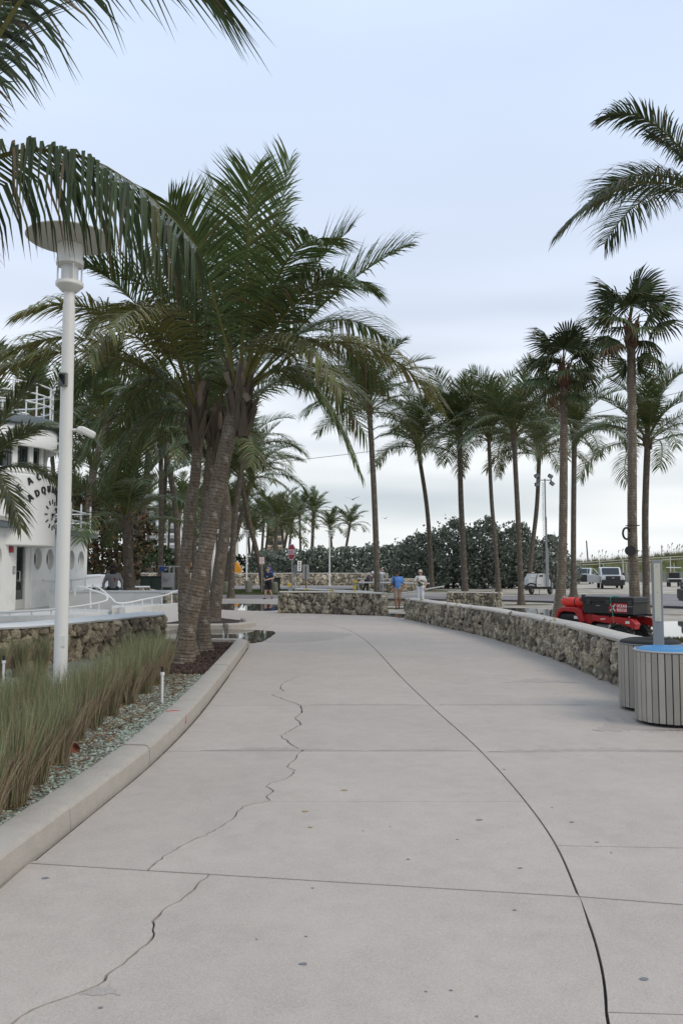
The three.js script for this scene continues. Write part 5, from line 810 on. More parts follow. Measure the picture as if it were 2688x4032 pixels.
// ---------------------------------------------------------------- red quad bike with gear box; local +x is forward
{
  const t = thing('quad_bike', 'red rescue quad bike parked behind the curved stone wall', 'quad bike', [5.45, 0, -17.2], Math.atan2(0.74, -0.67)); t.scale.set(0.87, 1, -0.87); // left-hand side built at +z, mirrored to face the wall
  const wheel = (x, z, r0, w) => { const g = obj('wheel', at(new THREE.TorusGeometry(r0 - 0.09, 0.10, 12, 28), x, r0, z).scale(1, 1, 1), M.rubber, t); const ty = []; for (let k = 0; k < 22; k++) for (const s of [-1, 1]) { const a = (k + (s > 0 ? 0.5 : 0)) / 22 * Math.PI * 2; const b = bx(0.05, 0.03, w * 0.5, 0, r0, s * w * 0.24, 0, s * 0.4).rotateZ(a); ty.push(b.translate(x, r0, z)); } obj('tread', ty, std(.06, .058, .055, .95), g); obj('rim', [cy(r0 * 0.55, r0 * 0.55, w * 0.6, 20, x, r0, z, Math.PI / 2)], std(.05, .05, .05, .5), g); };
  for (const s of [-1, 1]) { wheel(0.66, s * 0.42, 0.29, 0.22); wheel(-0.62, s * 0.42, 0.29, 0.26); }
  obj('chassis', [rb(1.1, 0.22, 0.4, 0.04, 0, 0.42, 0), rb(0.5, 0.3, 0.36, 0.05, 0.05, 0.55, 0), rod([-0.62, 0.29, -0.4], [-0.62, 0.29, 0.4], 0.035), rod([0.66, 0.29, -0.4], [0.66, 0.29, 0.4], 0.03)], M.black, t);
  const fender = (s) => { const f = [[0.26, 0.62], [0.32, 0.82], [0.5, 0.88], [0.85, 0.88], [0.98, 0.82], [1.04, 0.68], [0.98, 0.66], [0.92, 0.76], [0.8, 0.80], [0.5, 0.78], [0.42, 0.66], [0.36, 0.56]]; return extr(f, 0.28, 0.015).translate(0, 0, s > 0 ? 0.24 : -0.52); };
  const bodyF = obj('front_fender', [fender(1), fender(-1), rb(0.56, 0.09, 0.56, 0.03, 0.68, 0.845, 0), rb(0.14, 0.22, 0.44, 0.05, 0.96, 0.70, 0)], M.red, t);
  obj('front_cowl', [rb(0.66, 0.4, 0.96, 0.08, 0.66, 0.58, 0), rb(0.3, 0.24, 0.7, 0.06, 0.92, 0.50, 0)], M.black, t);
  obj('headlight', [sp(0.07, 12, 8, 1.02, 0.72, 0.22), sp(0.07, 12, 8, 1.02, 0.72, -0.22)], std(.7, .7, .7, .15), bodyF);
  obj('white_decal', [bx(0.13, 0.06, 0.004, 0.46, 0.68, 0.527)], std(.7, .7, .7, .5), bodyF);
  obj('bull_bar', [tube([[1.0, 0.4, -0.3], [1.08, 0.5, -0.3], [1.08, 0.72, -0.26], [1.08, 0.72, 0.26], [1.08, 0.5, 0.3], [1.0, 0.4, 0.3]], 0.018, 30, 6)], M.black, t);
  for (const z of [0.5, -0.5]) obj('side_panel', extr([[0.3, 0.60], [0.34, 0.74], [0.1, 0.78], [-0.35, 0.74], [-0.35, 0.64], [0.0, 0.66], [0.16, 0.55]], 0.03, 0.008).translate(0, 0, z > 0 ? 0.40 : -0.44), M.red, t);
  const num = obj('number_panel', [extr([[0.05, 0.63], [0.08, 0.76], [-0.5, 0.70], [-0.5, 0.58]], 0.03, 0.006).translate(0, 0, 0.47)], M.red, t);
  const nt = canvasTex(128, 48, (x, w, h) => { x.fillStyle = '#b01418'; x.fillRect(0, 0, w, h); x.fillStyle = '#e8e0d8'; x.font = 'bold 40px sans-serif'; x.textAlign = 'center'; x.fillText('10501', w / 2, 38); }); nt.wrapS = THREE.RepeatWrapping; nt.repeat.x = -1;
  obj('number', at(new THREE.PlaneGeometry(0.17, 0.064), -0.22, 0.672, 0.509, 0, 0, -0.1), new THREE.MeshStandardMaterial({ map: nt, roughness: .5 }), num);
  const rear = obj('rear_fender', [extr([[-0.42, 0.62], [-0.45, 0.74], [-0.95, 0.70], [-1.06, 0.60], [-1.02, 0.50], [-0.86, 0.55], [-0.62, 0.6]], 0.2, 0.012).translate(0, 0, 0.34), extr([[-0.42, 0.62], [-0.45, 0.74], [-0.95, 0.70], [-1.06, 0.60], [-1.02, 0.50], [-0.86, 0.55], [-0.62, 0.6]], 0.2, 0.012).translate(0, 0, -0.54)], M.red, t);
  obj('reflector_decal', bx(0.1, 0.05, 0.006, -0.86, 0.63, 0.553), std(.7, .7, .68, .5), rear);
  obj('exhaust', [cy(0.075, 0.075, 0.34, 18, -0.2, 0.50, 0.42, 0, 0, Math.PI / 2)], std(.16, .16, .15, .5, { metalness: .5 }), t).userData.label = 'grey exhaust canister';
  obj('exhaust_tip', [cy(0.085, 0.085, 0.05, 20, -0.38, 0.50, 0.42, 0, 0, Math.PI / 2), cy(0.04, 0.04, 0.07, 16, -0.39, 0.50, 0.42, 0, 0, Math.PI / 2)], std(.5, .48, .43, .5), t);
  obj('seat', rb(0.6, 0.12, 0.3, 0.05, -0.1, 0.80, 0), M.rubber, t);
  const bar = obj('handlebar', [tube([[0.40, 1.05, -0.36], [0.44, 1.1, -0.2], [0.48, 1.02, 0], [0.44, 1.1, 0.2], [0.40, 1.05, 0.36]], 0.018, 24, 8), rod([0.5, 0.8, 0], [0.46, 1.03, 0], 0.025)], M.black, t);
  obj('grip', [rod([0.34, 1.09, 0.42], [0.42, 1.09, 0.26], 0.028), rod([0.36, 1.04, 0.44], [0.5, 1.06, 0.3], 0.012), rb(0.08, 0.07, 0.08, 0.015, 0.42, 1.11, 0.26)], M.rubber, bar);
  obj('rack', [[-0.3, -0.95], [-0.3, -0.95]].map(() => rb(1.2, 0.03, 0.9, 0.01, -0.45, 0.755, 0)), M.black, t);
  const g = thing('gear_box', 'long black equipment box strapped on the quad bike', 'box', t.position.toArray(), t.rotation.y); g.scale.copy(t.scale);
  obj('box_body', [extr([[0.26, 0.78], [0.30, 1.04], [-0.99, 1.04], [-0.98, 0.78]], 0.64, 0.012).translate(0, 0, -0.13)], M.black, g);
  obj('lid', [rb(1.34, 0.09, 0.70, 0.02, -0.345, 1.075, 0.19), rb(1.38, 0.03, 0.73, 0.01, -0.35, 1.03, 0.19)], std(.014, .014, .015, .4), g);
  for (const x of [0.12, -0.38, -0.92]) obj('latch', rb(0.1, 0.09, 0.03, 0.008, x, 1.01, 0.545), std(.035, .035, .035, .4), g);
  for (const x of [-0.12, -0.92]) obj('handle_bar', rod([x - 0.05, 0.94, 0.53], [x + 0.05, 0.94, 0.53], 0.009), std(.28, .28, .28, .4), g);
  const rt = canvasTex(512, 200, (x, w, h) => { x.fillStyle = '#a3101c'; x.fillRect(0, 0, w, h); x.save(); x.translate(110, 100); for (let k = 0; k < 4; k++) { x.rotate(Math.PI / 2); x.fillStyle = '#d8d8da'; x.beginPath(); x.moveTo(0, -18); x.lineTo(70, -74); x.lineTo(74, -62); x.lineTo(22, 0); x.fill(); x.beginPath(); x.moveTo(18, 0); x.lineTo(84, -64); x.lineTo(60, -76); x.lineTo(0, -18); x.fill(); } x.fillStyle = '#dfe4e6'; x.fillRect(-36, -36, 72, 72); x.fillStyle = '#3f6f8c'; x.beginPath(); x.arc(0, 0, 22, 0, 7); x.fill(); x.restore(); x.fillStyle = '#f2eeea'; x.font = 'bold 84px sans-serif'; x.fillText('OCEAN', 220, 92); x.fillText('RESCUE', 220, 176, 280); }); rt.wrapS = THREE.RepeatWrapping; rt.repeat.x = -1;
  obj('rescue_sign', at(new THREE.BoxGeometry(0.46, 0.19, 0.004), -0.62, 0.91, 0.527), [M.red, M.red, M.red, M.red, new THREE.MeshStandardMaterial({ map: rt, roughness: .45 }), M.red], g).userData.label = 'red rescue sign with white lettering';
  obj('green_strap', [tube([[-0.46, 1.125, 0.2], [-0.46, 1.128, 0.48], [-0.462, 1.10, 0.56], [-0.47, 0.92, 0.545], [-0.49, 0.78, 0.54], [-0.515, 0.68, 0.545], [-0.52, 0.60, 0.545]], 0.011, 40, 6), rb(0.03, 0.06, 0.02, 0.005, -0.505, 0.72, 0.53)], std(.03, .24, .16, .7), g);
  const b = thing('rescue_buoy', 'bright red orange rescue float lying on the quad bike front rack', 'rescue float', [0, 0, 0], t.rotation.y); b.position.copy(t.position); b.scale.copy(t.scale);
  const float = obj('float', lathe([[0, -0.36], [0.045, -0.35], [0.07, -0.30], [0.098, -0.22], [0.1, 0.22], [0.09, 0.3], [0.05, 0.36], [0, 0.37]], 20).rotateZ(Math.PI / 2).translate(0.70, 0.985, 0.22), M.buoy, b);
  obj('strap', [at(new THREE.TorusGeometry(0.101, 0.012, 6, 24), 0.62, 0.985, 0.22, 0, Math.PI / 2 + 0.2)], M.black, float); obj('cord', [tube([[1.05, 1.0, 0.24], [0.98, 1.08, 0.28], [0.8, 1.06, 0.31]], 0.008, 16, 5)], std(.6, .5, .45, .7), float);
}
// ---------------------------------------------------------------- pickup trucks; local +x is forward
function pickup(label, pos, turn, doorOpen) {
  const t = thing('pickup_truck', label, 'pickup truck', pos, turn, 'white pickup trucks on the sand lot'), W = 1.96, h = W / 2;
  const lower = [[2.85, 0.55], [2.9, 0.9], [2.82, 1.12], [1.35, 1.22], [-2.9, 1.22], [-2.95, 0.55], [-2.25, 0.52], [-2.2, 0.8], [-1.95, 0.98], [-1.6, 0.98], [-1.35, 0.8], [-1.3, 0.5], [1.35, 0.5], [1.4, 0.8], [1.62, 0.98], [1.98, 0.98], [2.2, 0.8], [2.25, 0.52]];
  obj('body', [extr(lower, W - 0.06, 0.03).translate(0, 0, -h + 0.03), rb(1.5, 0.08, W - 0.16, 0.03, 2.05, 1.19, 0)], M.carWhite, t);
  obj('cab', [extr([[1.32, 1.2], [0.55, 1.86], [0.35, 1.93], [-0.75, 1.93], [-0.95, 1.85], [-1.05, 1.2]], W - 0.34, 0.06).translate(0, 0, -(W - 0.34) / 2)], M.carWhite, t);
  obj('windshield', at(new THREE.BoxGeometry(0.03, 0.86, W - 0.5), 0.935, 1.55, 0, 0, 0, R(49.5)).translate(0.035, 0.03, 0), M.carGlass, t);
  for (const s of [-1, 1]) obj('side_window', extr([[1.05, 1.26], [0.52, 1.76], [-0.1, 1.8], [-0.1, 1.26]], 0.02).translate(0, 0, s > 0 ? (W - 0.34) / 2 - 0.005 : -(W - 0.34) / 2 - 0.015), M.carGlass, t);
  const gr = obj('grille', rb(0.1, 0.3, 1.2, 0.03, 2.905, 0.98, 0), M.black, t); for (const y of [0.9, 0.98, 1.06]) obj('grille_bar', bx(0.03, 0.025, 1.02, 2.95, y, 0), std(.045, .045, .045, .4), gr);
  obj('badge', at(new THREE.SphereGeometry(1, 16, 8).scale(0.02, 0.045, 0.12), 2.955, 0.98, 0), std(.32, .34, .38, .3), gr);
  for (const s of [-1, 1]) { const l = obj('headlight', rb(0.14, 0.22, 0.34, 0.04, 2.84, 1.0, s * 0.77), std(.62, .64, .66, .15), t); obj('turn_lamp', rb(0.1, 0.16, 0.06, 0.02, 2.82, 1.0, s * 0.935), std(.55, .12, .03, .4), l); }
  obj('bumper', [rb(0.26, 0.46, W - 0.02, 0.06, 2.92, 0.60, 0), rb(0.2, 0.14, 1.5, 0.03, 2.93, 0.36, 0)], M.black, t);
  for (const s of [-1, 1]) { const m = obj('mirror', rb(0.12, 0.2, 0.2, 0.04, 0.95, 1.32, s * (h + 0.13)), M.black, t); }
  for (const x of [1.8, -1.78]) for (const s of [-1, 1]) { const w = obj('wheel', at(new THREE.TorusGeometry(0.29, 0.11, 10, 24), x, 0.4, s * 0.83), M.rubber, t); obj('rim', cy(0.23, 0.23, 0.16, 20, x, 0.4, s * 0.86, Math.PI / 2), M.steel, w); }
  if (doorOpen) {
    const d = obj('open_door', [extr([[1.05, 0.55], [1.05, 1.22], [-0.1, 1.22], [-0.1, 0.55]], 0.06, 0.012).translate(-1.05, 0, 0)], M.carWhite, t); d.position.set(1.1, 0, h - 0.02); d.rotation.y = R(64); d.userData.label = 'wide open front door';
    obj('window_frame', [rod([0.02, 1.2, 0.03], [-0.5, 1.78, 0.03], 0.025), rod([-0.5, 1.78, 0.03], [-1.1, 1.8, 0.03], 0.025), rod([-1.13, 1.8, 0.03], [-1.13, 1.2, 0.03], 0.025)], M.carWhite, d);
    obj('pane', extr([[-0.03, 1.22], [-0.5, 1.75], [-1.1, 1.77], [-1.1, 1.22]], 0.006).translate(0, 0, 0.03), M.clearGlass, d); obj('handle', bx(0.16, 0.04, 0.03, -0.95, 1.08, -0.02), M.black, d);
    obj('door_mirror', rb(0.12, 0.2, 0.2, 0.04, -0.12, 1.32, -0.12), M.black, d);
  }
  return t;
}
pickup('white pickup truck with its front side door standing wide open', [24.35, 0, -75.5], R(-90 - 12), true);
pickup('white pickup truck farther back, left of the open doored one', [29.5, 0, -101], R(-90 - 22), false);
{
  const p = pickup('pale utility pickup cut off by the right edge of the picture', [18.0, 0, -36.2], R(168), false);
  p.userData.group = undefined; delete p.userData.group;
}
{ // golf cart
  const t = thing('golf_cart', 'white roofed golf cart parked by the slat fence at right', 'golf cart', [33.2, 0, -83], R(75));
  obj('chassis', [rb(2.3, 0.3, 1.15, 0.06, 0, 0.62, 0), rb(0.6, 0.3, 1.1, 0.08, 1.0, 0.75, 0)], M.black, t); obj('deck', rb(1.1, 0.08, 1.25, 0.02, -0.7, 0.82, 0), M.carWhite, t);
  obj('seat', [rb(0.5, 0.16, 1.0, 0.05, 0.05, 0.9, 0), rb(0.14, 0.5, 1.0, 0.05, -0.22, 1.15, 0)], M.rubber, t); obj('roof', rb(1.5, 0.09, 1.25, 0.04, 0.15, 1.92, 0), M.carWhite, t);
  for (const [x, z] of [[0.8, 0.52], [0.8, -0.52], [-0.45, 0.52], [-0.45, -0.52]]) obj('roof_post', rod([x + (x > 0 ? 0.1 : 0), 0.8, z], [x, 1.9, z], 0.022), M.black, t);
  for (const x of [0.85, -0.85]) for (const z of [-0.5, 0.5]) { const w = obj('wheel', at(new THREE.TorusGeometry(0.17, 0.085, 8, 20), x, 0.25, z), M.rubber, t); obj('rim', cy(0.12, 0.12, 0.12, 14, x, 0.25, z, Math.PI / 2), M.steel, w); }
}
{ // police light tower trailer
  const t = thing('light_tower_trailer', 'white police light tower trailer parked by the road', 'trailer', [13.75, 0, -57.4], 0.0);
  const pt = canvasTex(256, 72, (x, w, h) => { x.fillStyle = '#d9d8d2'; x.fillRect(0, 0, w, h); x.fillStyle = '#101114'; x.font = 'bold 62px sans-serif'; x.textAlign = 'center'; x.fillText('POLICE', w / 2, 58); });
  const cream = std(.66, .655, .62, .5), hull = extr([[-0.42, 0.52], [-0.42, 1.0], [-0.28, 1.42], [0.28, 1.42], [0.5, 0.95], [0.55, 0.52]], 1.5, 0.03).translate(0, 0, -0.9);
  const b = obj('engine_housing', [hull], cream, t); obj('side_cover', [extr([[-0.98, 0.62], [-0.95, 1.05], [-0.72, 1.42], [-0.36, 1.42], [-0.46, 0.95], [-0.46, 0.55]], 1.3, 0.02).translate(0, 0, -0.82)], std(.58, .59, .58, .5), t);
  obj('lettering', at(new THREE.BoxGeometry(0.36, 0.11, 0.01), -0.22, 0.68, 0.637), new THREE.MeshStandardMaterial({ map: pt, roughness: .5 }), b);
  obj('upper_lettering', at(new THREE.BoxGeometry(0.46, 0.13, 0.01), -0.68, 1.14, 0.508), new THREE.MeshStandardMaterial({ map: pt, roughness: .5 }), b);
  obj('vent', [bx(0.24, 0.14, 0.02, -0.12, 1.27, 0.63), bx(0.1, 0.12, 0.02, 0.3, 1.27, 0.63)], std(.10, .09, .07, .7), b);
  obj('frame', [bx(1.6, 0.1, 0.1, -0.1, 0.48, 0.6), bx(1.6, 0.1, 0.1, -0.1, 0.48, -0.8), bx(0.1, 0.1, 1.5, -0.5, 0.48, -0.1), bx(1.4, 0.06, 0.06, 1.2, 0.46, 0.2), bx(2.2, 0.05, 0.05, -0.3, 0.42, 0.68)], M.black, t);
  for (const x of [-0.75, 0.52]) { const w = obj('wheel', at(new THREE.TorusGeometry(0.22, 0.1, 10, 20), x, 0.32, 0.45, 0, 0.9), M.rubber, t); obj('rim', cy(0.15, 0.15, 0.12, 14, x, 0.32, 0.45, Math.PI / 2), M.steel, w); obj('mudguard', at(new THREE.TorusGeometry(0.4, 0.05, 6, 14, Math.PI), x, 0.36, 0.5), M.black, t); }
  obj('jack_leg', [rod([-0.25, 0.45, 0.66], [-0.25, 0.0, 0.66], 0.03), bx(0.09, 0.75, 0.09, 0.62, 0.45, 0.66)], M.galv, t);
  const mast = obj('mast', [bx(0.17, 2.6, 0.15, 0.3, 1.9, 0.7), bx(0.12, 2.6, 0.11, 0.26, 4.0, 0.7), bx(0.08, 2.9, 0.08, 0.24, 6.5, 0.7)], M.galv, t);
  const co = []; for (let k = 0; k <= 150; k++) { const a = k * 1.25; co.push([0.08 + Math.cos(a) * 0.06, 2.6 + k * 0.034, 0.74 + Math.sin(a) * 0.06]); } obj('coil_cable', tube(co, 0.013, 450, 4), M.rubber, mast);
  obj('cross_arm', [bx(1.0, 0.06, 0.06, 0.2, 7.85, 0.7), bx(0.06, 0.3, 0.06, -0.25, 7.8, 0.7), bx(0.06, 0.3, 0.06, 0.65, 7.8, 0.7)], M.galv, mast);
  for (const [x, y, rz] of [[-0.32, 8.15, 0.5], [0.62, 8.12, -0.5], [-0.3, 7.55, 0.1], [0.72, 7.62, -0.7]]) { const l = obj('flood_light', [at(rb(0.34, 0.26, 0.26, 0.06), x, y, 0.72, 0.3, 0, rz)], std(.05, .05, .05, .5), mast); obj('flood_glass', at(new THREE.BoxGeometry(0.28, 0.2, 0.02), x, y - 0.03, 0.86, 0.3, 0, rz), std(.28, .29, .3, .2), l); }
  obj('beacon', [rb(0.18, 0.08, 0.14, 0.02, -0.55, 1.50, 0.2)], std(.70, .52, .36, .4), t);
}
// ---------------------------------------------------------------- road signs and barriers
const signPole = (t, h, r0 = 0.028, m = M.galv) => obj('pole', cy(r0, r0, h, 8, 0, h / 2, 0), m, t);
{
  const t = thing('stop_sign', 'red octagonal stop sign behind the far stone wall', 'stop sign', [-2.38, 0, -40], R(-56)), o = (r0) => Array.from({ length: 8 }, (_, k) => [Math.cos((k + .5) * Math.PI / 4) * r0, Math.sin((k + .5) * Math.PI / 4) * r0]);
  signPole(t, 2.55); const f = obj('rim', extr(o(0.41), 0.008).translate(0, 2.53, 0.03), std(.75, .74, .73, .5), t); obj('face', extr(o(0.375), 0.006).translate(0, 2.53, 0.034), std(.36, .022, .04, .5), f);
  const font = await new FontLoader().loadAsync('fonts/droid/droid_sans_bold.typeface.json'), g = new TextGeometry('STOP', { font, size: 0.27, depth: 0.006, curveSegments: 4 }); g.computeBoundingBox(); const s = 0.62 / (g.boundingBox.max.x - g.boundingBox.min.x); g.scale(s, 1, 1).translate(-0.31 - g.boundingBox.min.x * s, 2.53 - 0.135, 0.039); obj('lettering', g, std(.78, .77, .76, .5), f);
  obj('back', extr(o(0.41), 0.006).translate(0, 2.53, 0.022), M.galv, t);
  const p = thing('parking_sign', 'white parking sign with red print on a pole by the jogger', 'sign', [-5.75, 0, -60], 0.05); signPole(p, 2.3);
  const pt = canvasTex(128, 176, (x, w, h) => { x.fillStyle = '#e6dedb'; x.fillRect(0, 0, w, h); x.strokeStyle = '#a53a42'; x.lineWidth = 4; x.strokeRect(5, 5, w - 10, h - 10); x.fillStyle = '#a02c38'; x.textAlign = 'center'; x.font = 'bold 25px sans-serif'; ['PATROL', 'VEHICLE', 'PARKING', 'ONLY'].forEach((s2, k) => x.fillText(s2, 64, 40 + k * 30)); x.fillRect(34, 148, 60, 9); x.beginPath(); x.moveTo(22, 152); x.lineTo(38, 143); x.lineTo(38, 162); x.fill(); });
  obj('panel', bx(0.37, 0.52, 0.012, 0, 2.36, 0.035), [M.galv, M.galv, M.galv, M.galv, new THREE.MeshStandardMaterial({ map: pt, roughness: .5 }), M.galv], p);
  const q = thing('road_sign', 'small white sign on a thin pole right of the stop sign', 'sign', [-2.95, 0, -58], 0.5); signPole(q, 2.1);
  const qt = canvasTex(64, 192, (x, w, h) => { x.fillStyle = '#e2e2e0'; x.fillRect(0, 0, w, h); x.fillStyle = '#2c2c30'; for (const [y, hh, ww] of [[20, 26, 24], [58, 12, 40], [80, 12, 34], [104, 30, 22], [146, 12, 38], [166, 10, 30]]) x.fillRect(32 - ww / 2, y, ww, hh); });
  obj('panel', bx(0.3, 0.72, 0.012, 0, 1.95, 0.035), [M.galv, M.galv, M.galv, M.galv, new THREE.MeshStandardMaterial({ map: qt, roughness: .5 }), M.galv], q); 
  const u = thing('sign_back', 'bare metal back of a sign on a brown post', 'sign', [-2.35, 0, -55], 0.15); signPole(u, 1.95, 0.035, std(.13, .10, .075, .9)); obj('panel', bx(0.42, 0.95, 0.012, 0, 1.55, -0.03), M.galv, u);
  const u2 = thing('sign_back', 'narrow grey sign back left of the small white sign', 'sign', [-3.2, 0, -57], -0.9); signPole(u2, 2.0); obj('panel', bx(0.42, 0.6, 0.012, 0, 1.72, -0.03), M.galv, u2);
}
{ // barrier arms
  const yel = std(.60, .42, .03, .6), arm = std(.60, .60, .58, .5);
  const A = thing('barrier_gate', 'striped barrier gate with its low white arm beside the stop sign', 'barrier', [-2.75, 0, -44.6]); obj('post', rb(0.2, 0.85, 0.2, 0.02, 0, 0.42, 0), M.galv, A); obj('post_band', [bx(0.21, 0.26, 0.21, 0, 0.22, 0), bx(0.21, 0.16, 0.21, 0, 0.86, 0)], yel, A);
  obj('arm', [rod([0.3, 0.66, 0.02], [4.6, 0.50, 0.3], 0.04)], arm, A); for (const k of [0.12, 0.42, 0.72, 0.98]) obj('arm_band', rod([0.3 + 4.3 * k, 0.66 - 0.16 * k, 0.02 + 0.28 * k], [0.3 + 4.3 * k + 0.14, 0.66 - 0.16 * k - 0.005, 0.03 + 0.28 * k], 0.043), yel, A); obj('arm_rest', rb(0.1, 0.6, 0.1, 0.01, 0.35, 0.3, 0), M.galv, A);
  const B = thing('barrier_gate', 'yellow capped barrier gate with long arm behind the man in blue', 'barrier', [0.75, 0, -46.2]); obj('post', rb(0.16, 1.0, 0.16, 0.02, 0, 0.5, 0), M.galv, B); obj('post_band', [bx(0.26, 0.12, 0.2, 0.02, 1.03, 0), bx(0.17, 0.2, 0.17, -0.01, 0.72, 0)], yel, B); obj('second_post', rb(0.08, 1.0, 0.08, 0.01, 0.2, 0.48, 0), M.galv, B);
  obj('arm', [rod([0.2, 0.98, 0], [4.1, 0.92, 0.4], 0.042)], arm, B); for (const k of [0.22, 0.55, 0.82]) obj('arm_band', rod([0.2 + 3.9 * k, 0.98 - 0.06 * k, 0.4 * k], [0.2 + 3.9 * k + 0.12, 0.978 - 0.06 * k, 0.41 * k], 0.045), yel, B); obj('brace', [rod([2.2, 0.32, 0.3], [4.9, 0.78, 0.5], 0.035)], arm, B);
}
{ // wooden posts on the lawn edge
  const w = [std(.19, .20, .15, .95, { map: rep(T.wood, 1) }), std(.23, .23, .19, .95, { map: rep(T.wood, 1) })];
  [[-8.45, -60.6, 'leftmost squat wooden post beside the leaning palm trunk'], [-6.75, -60.5, 'middle squat wooden post on the lawn edge'], [-4.75, -59, 'rightmost squat wooden post behind the jogger'], [-12.0, -62, 'squat wooden post hidden among the cluster trunks']].forEach(([x, z, l], i) => { const t = thing('wooden_post', l, 'bollard', [x, 0, z], i, 'squat wooden posts along the lawn'); obj('stump', lathe([[0.25, -0.05], [0.26, 0.4], [0.24, 0.72], [0.18, 0.82], [0, 0.84]], 12).scale(1, 1 + (i % 2) * 0.12, 1), w[i % 2], t); });
}
// ---------------------------------------------------------------- things at the back
{
  const b = (label, x, z) => { const t = thing('wheeled_bin', label, 'bin', [x, 0, z], 0.1, 'dark wheeled bins by the far road'); obj('tub', extr([[-0.27, 0.05], [0.27, 0.05], [0.33, 1.0], [-0.33, 1.0]], 0.6, 0.03).translate(0, 0, -0.3), std(.022, .028, .026, .6), t); obj('lid', rb(0.74, 0.07, 0.74, 0.03, 0, 1.04, 0), std(.03, .035, .033, .6), t); for (const s of [-1, 1]) obj('wheel', cy(0.1, 0.1, 0.06, 12, s * 0.3, 0.1, -0.3, 0, 0, Math.PI / 2), M.rubber, t); };
  b('dark wheeled bin just right of the jogger', -5.35, -68.5); b('dark wheeled bin partly hidden behind the second lamp post', -11.0, -67); b('dark bin beside the green dumpster', -13.6, -52); b('dark bin right of the one beside the dumpster', -12.8, -52); b('dark bin nearest the electrical cabinet', -11.9, -52);
  const d = thing('dumpster', 'dark green dumpster behind the white ramp planter', 'dumpster', [-10.9, 0, -46], 0.03); obj('bin_body', extr([[-1.5, 0.15], [1.6, 0.15], [1.6, 1.28], [-1.5, 1.28]], 1.4, 0.02).translate(0, 0, -0.7), std(.022, .042, .036, .6), d); for (const x of [-1.2, -0.6, 0, 0.6, 1.2]) obj('rib', bx(0.07, 1.1, 0.08, x, 0.7, 0.74), std(.02, .038, .033, .6), d); obj('lid', rb(3.2, 0.06, 1.5, 0.02, 0.05, 1.31, 0), M.black, d); obj('warning_plate', bx(0.42, 0.3, 0.02, -0.65, 0.9, 0.79), std(.17, .07, .035, .7), d);
  const e = thing('electrical_cabinet', 'grey electrical cabinet with meter on posts behind the cluster trunks', 'cabinet', [-9.0, 0, -43]); obj('cabinet', rb(0.55, 0.75, 0.3, 0.02, 0, 1.15, 0), M.galv, e); obj('meter', [cy(0.13, 0.13, 0.1, 16, 0, 1.3, 0.2, Math.PI / 2)], M.steel, e); for (const x of [-0.3, 0.3, 0.8]) obj('leg', bx(0.07, x > 0.5 ? 1.9 : 1.9, 0.07, x, 0.95, -0.1), M.steel, e); obj('crossbar', bx(1.4, 0.07, 0.06, 0.2, 1.85, -0.1), M.steel, e); obj('blue_box', rb(0.26, 0.25, 0.15, 0.02, -0.28, 1.72, 0), std(.02, .05, .2, .5), e);
  // white saloon car behind the worker
  const c = thing('parked_car', 'white car parked behind the worker in the grey sweatshirt', 'car', [-11.0, 0, -38.6], R(8));
  obj('body', [extr([[2.25, 0.35], [2.3, 0.72], [1.3, 0.92], [-2.1, 0.98], [-2.25, 0.6], [-2.2, 0.35], [-1.75, 0.33], [-1.6, 0.62], [-1.1, 0.62], [-0.95, 0.33], [1.05, 0.33], [1.2, 0.62], [1.7, 0.62], [1.85, 0.33]], 1.7, 0.05).translate(0, 0, -0.85)], M.carWhite, c);
  obj('roof', extr([[1.2, 0.9], [0.35, 1.42], [-0.2, 1.48], [-1.2, 1.42], [-1.95, 0.95]], 1.34, 0.07).translate(0, 0, -0.67), M.carWhite, c);
  for (const s of [1, -1]) { obj('front_window', extr([[1.02, 0.95], [0.3, 1.36], [-0.25, 1.39], [-0.25, 0.96]], 0.02).translate(0, 0, s > 0 ? 0.685 : -0.70), M.carGlass, c); obj('rear_window', extr([[-0.33, 0.96], [-0.33, 1.39], [-1.1, 1.34], [-1.6, 0.98]], 0.02).translate(0, 0, s > 0 ? 0.685 : -0.70), M.carGlass, c); }
  for (const x of [1.45, -1.35]) for (const s of [-1, 1]) { const w = obj('wheel', at(new THREE.TorusGeometry(0.23, 0.09, 10, 22), x, 0.32, s * 0.76), M.rubber, c); obj('rim', cy(0.18, 0.18, 0.1, 16, x, 0.32, s * 0.8, Math.PI / 2), M.steel, w); }
  // yellow telehandler seen through the palm trunks
  const y = thing('telehandler', 'yellow telescopic handler parked among the far palm trunks', 'machine', [-15.1, 0, -100], 0);
  obj('hull', [extr([[1.2, 0.9], [1.25, 2.6], [1.8, 2.75], [2.6, 2.6], [3.0, 1.9], [3.0, 0.9], [2.5, 0.9], [2.2, 1.5], [1.6, 1.5], [1.3, 0.9]], 1.6, 0.06).translate(0, 0, -0.8)], M.yellow, y); obj('window', extr([[1.4, 1.7], [1.5, 2.3], [2.1, 2.2], [1.9, 1.7]], 0.02).translate(0, 0, 0.83), M.black, y);
  obj('chassis', [rb(4.6, 0.6, 1.6, 0.1, 0, 1.0, 0), rb(1.4, 1.2, 1.2, 0.1, 0.2, 1.5, 0)], M.black, y); const bm = obj('boom', rb(3.4, 0.5, 0.5, 0.04, -1.4, 2.35, 0.6), M.yellow, y);
  const jt = canvasTex(128, 56, (x, w, h) => { x.fillStyle = '#d98a12'; x.fillRect(0, 0, w, h); x.fillStyle = '#e9e3d6'; x.font = 'bold 54px sans-serif'; x.textAlign = 'center'; x.fillText('JCB', w / 2, 48); }); obj('lettering', bx(0.9, 0.4, 0.01, -0.9, 2.35, 0.86), [M.yellow, M.yellow, M.yellow, M.yellow, new THREE.MeshStandardMaterial({ map: jt, roughness: .5 }), M.yellow], bm);
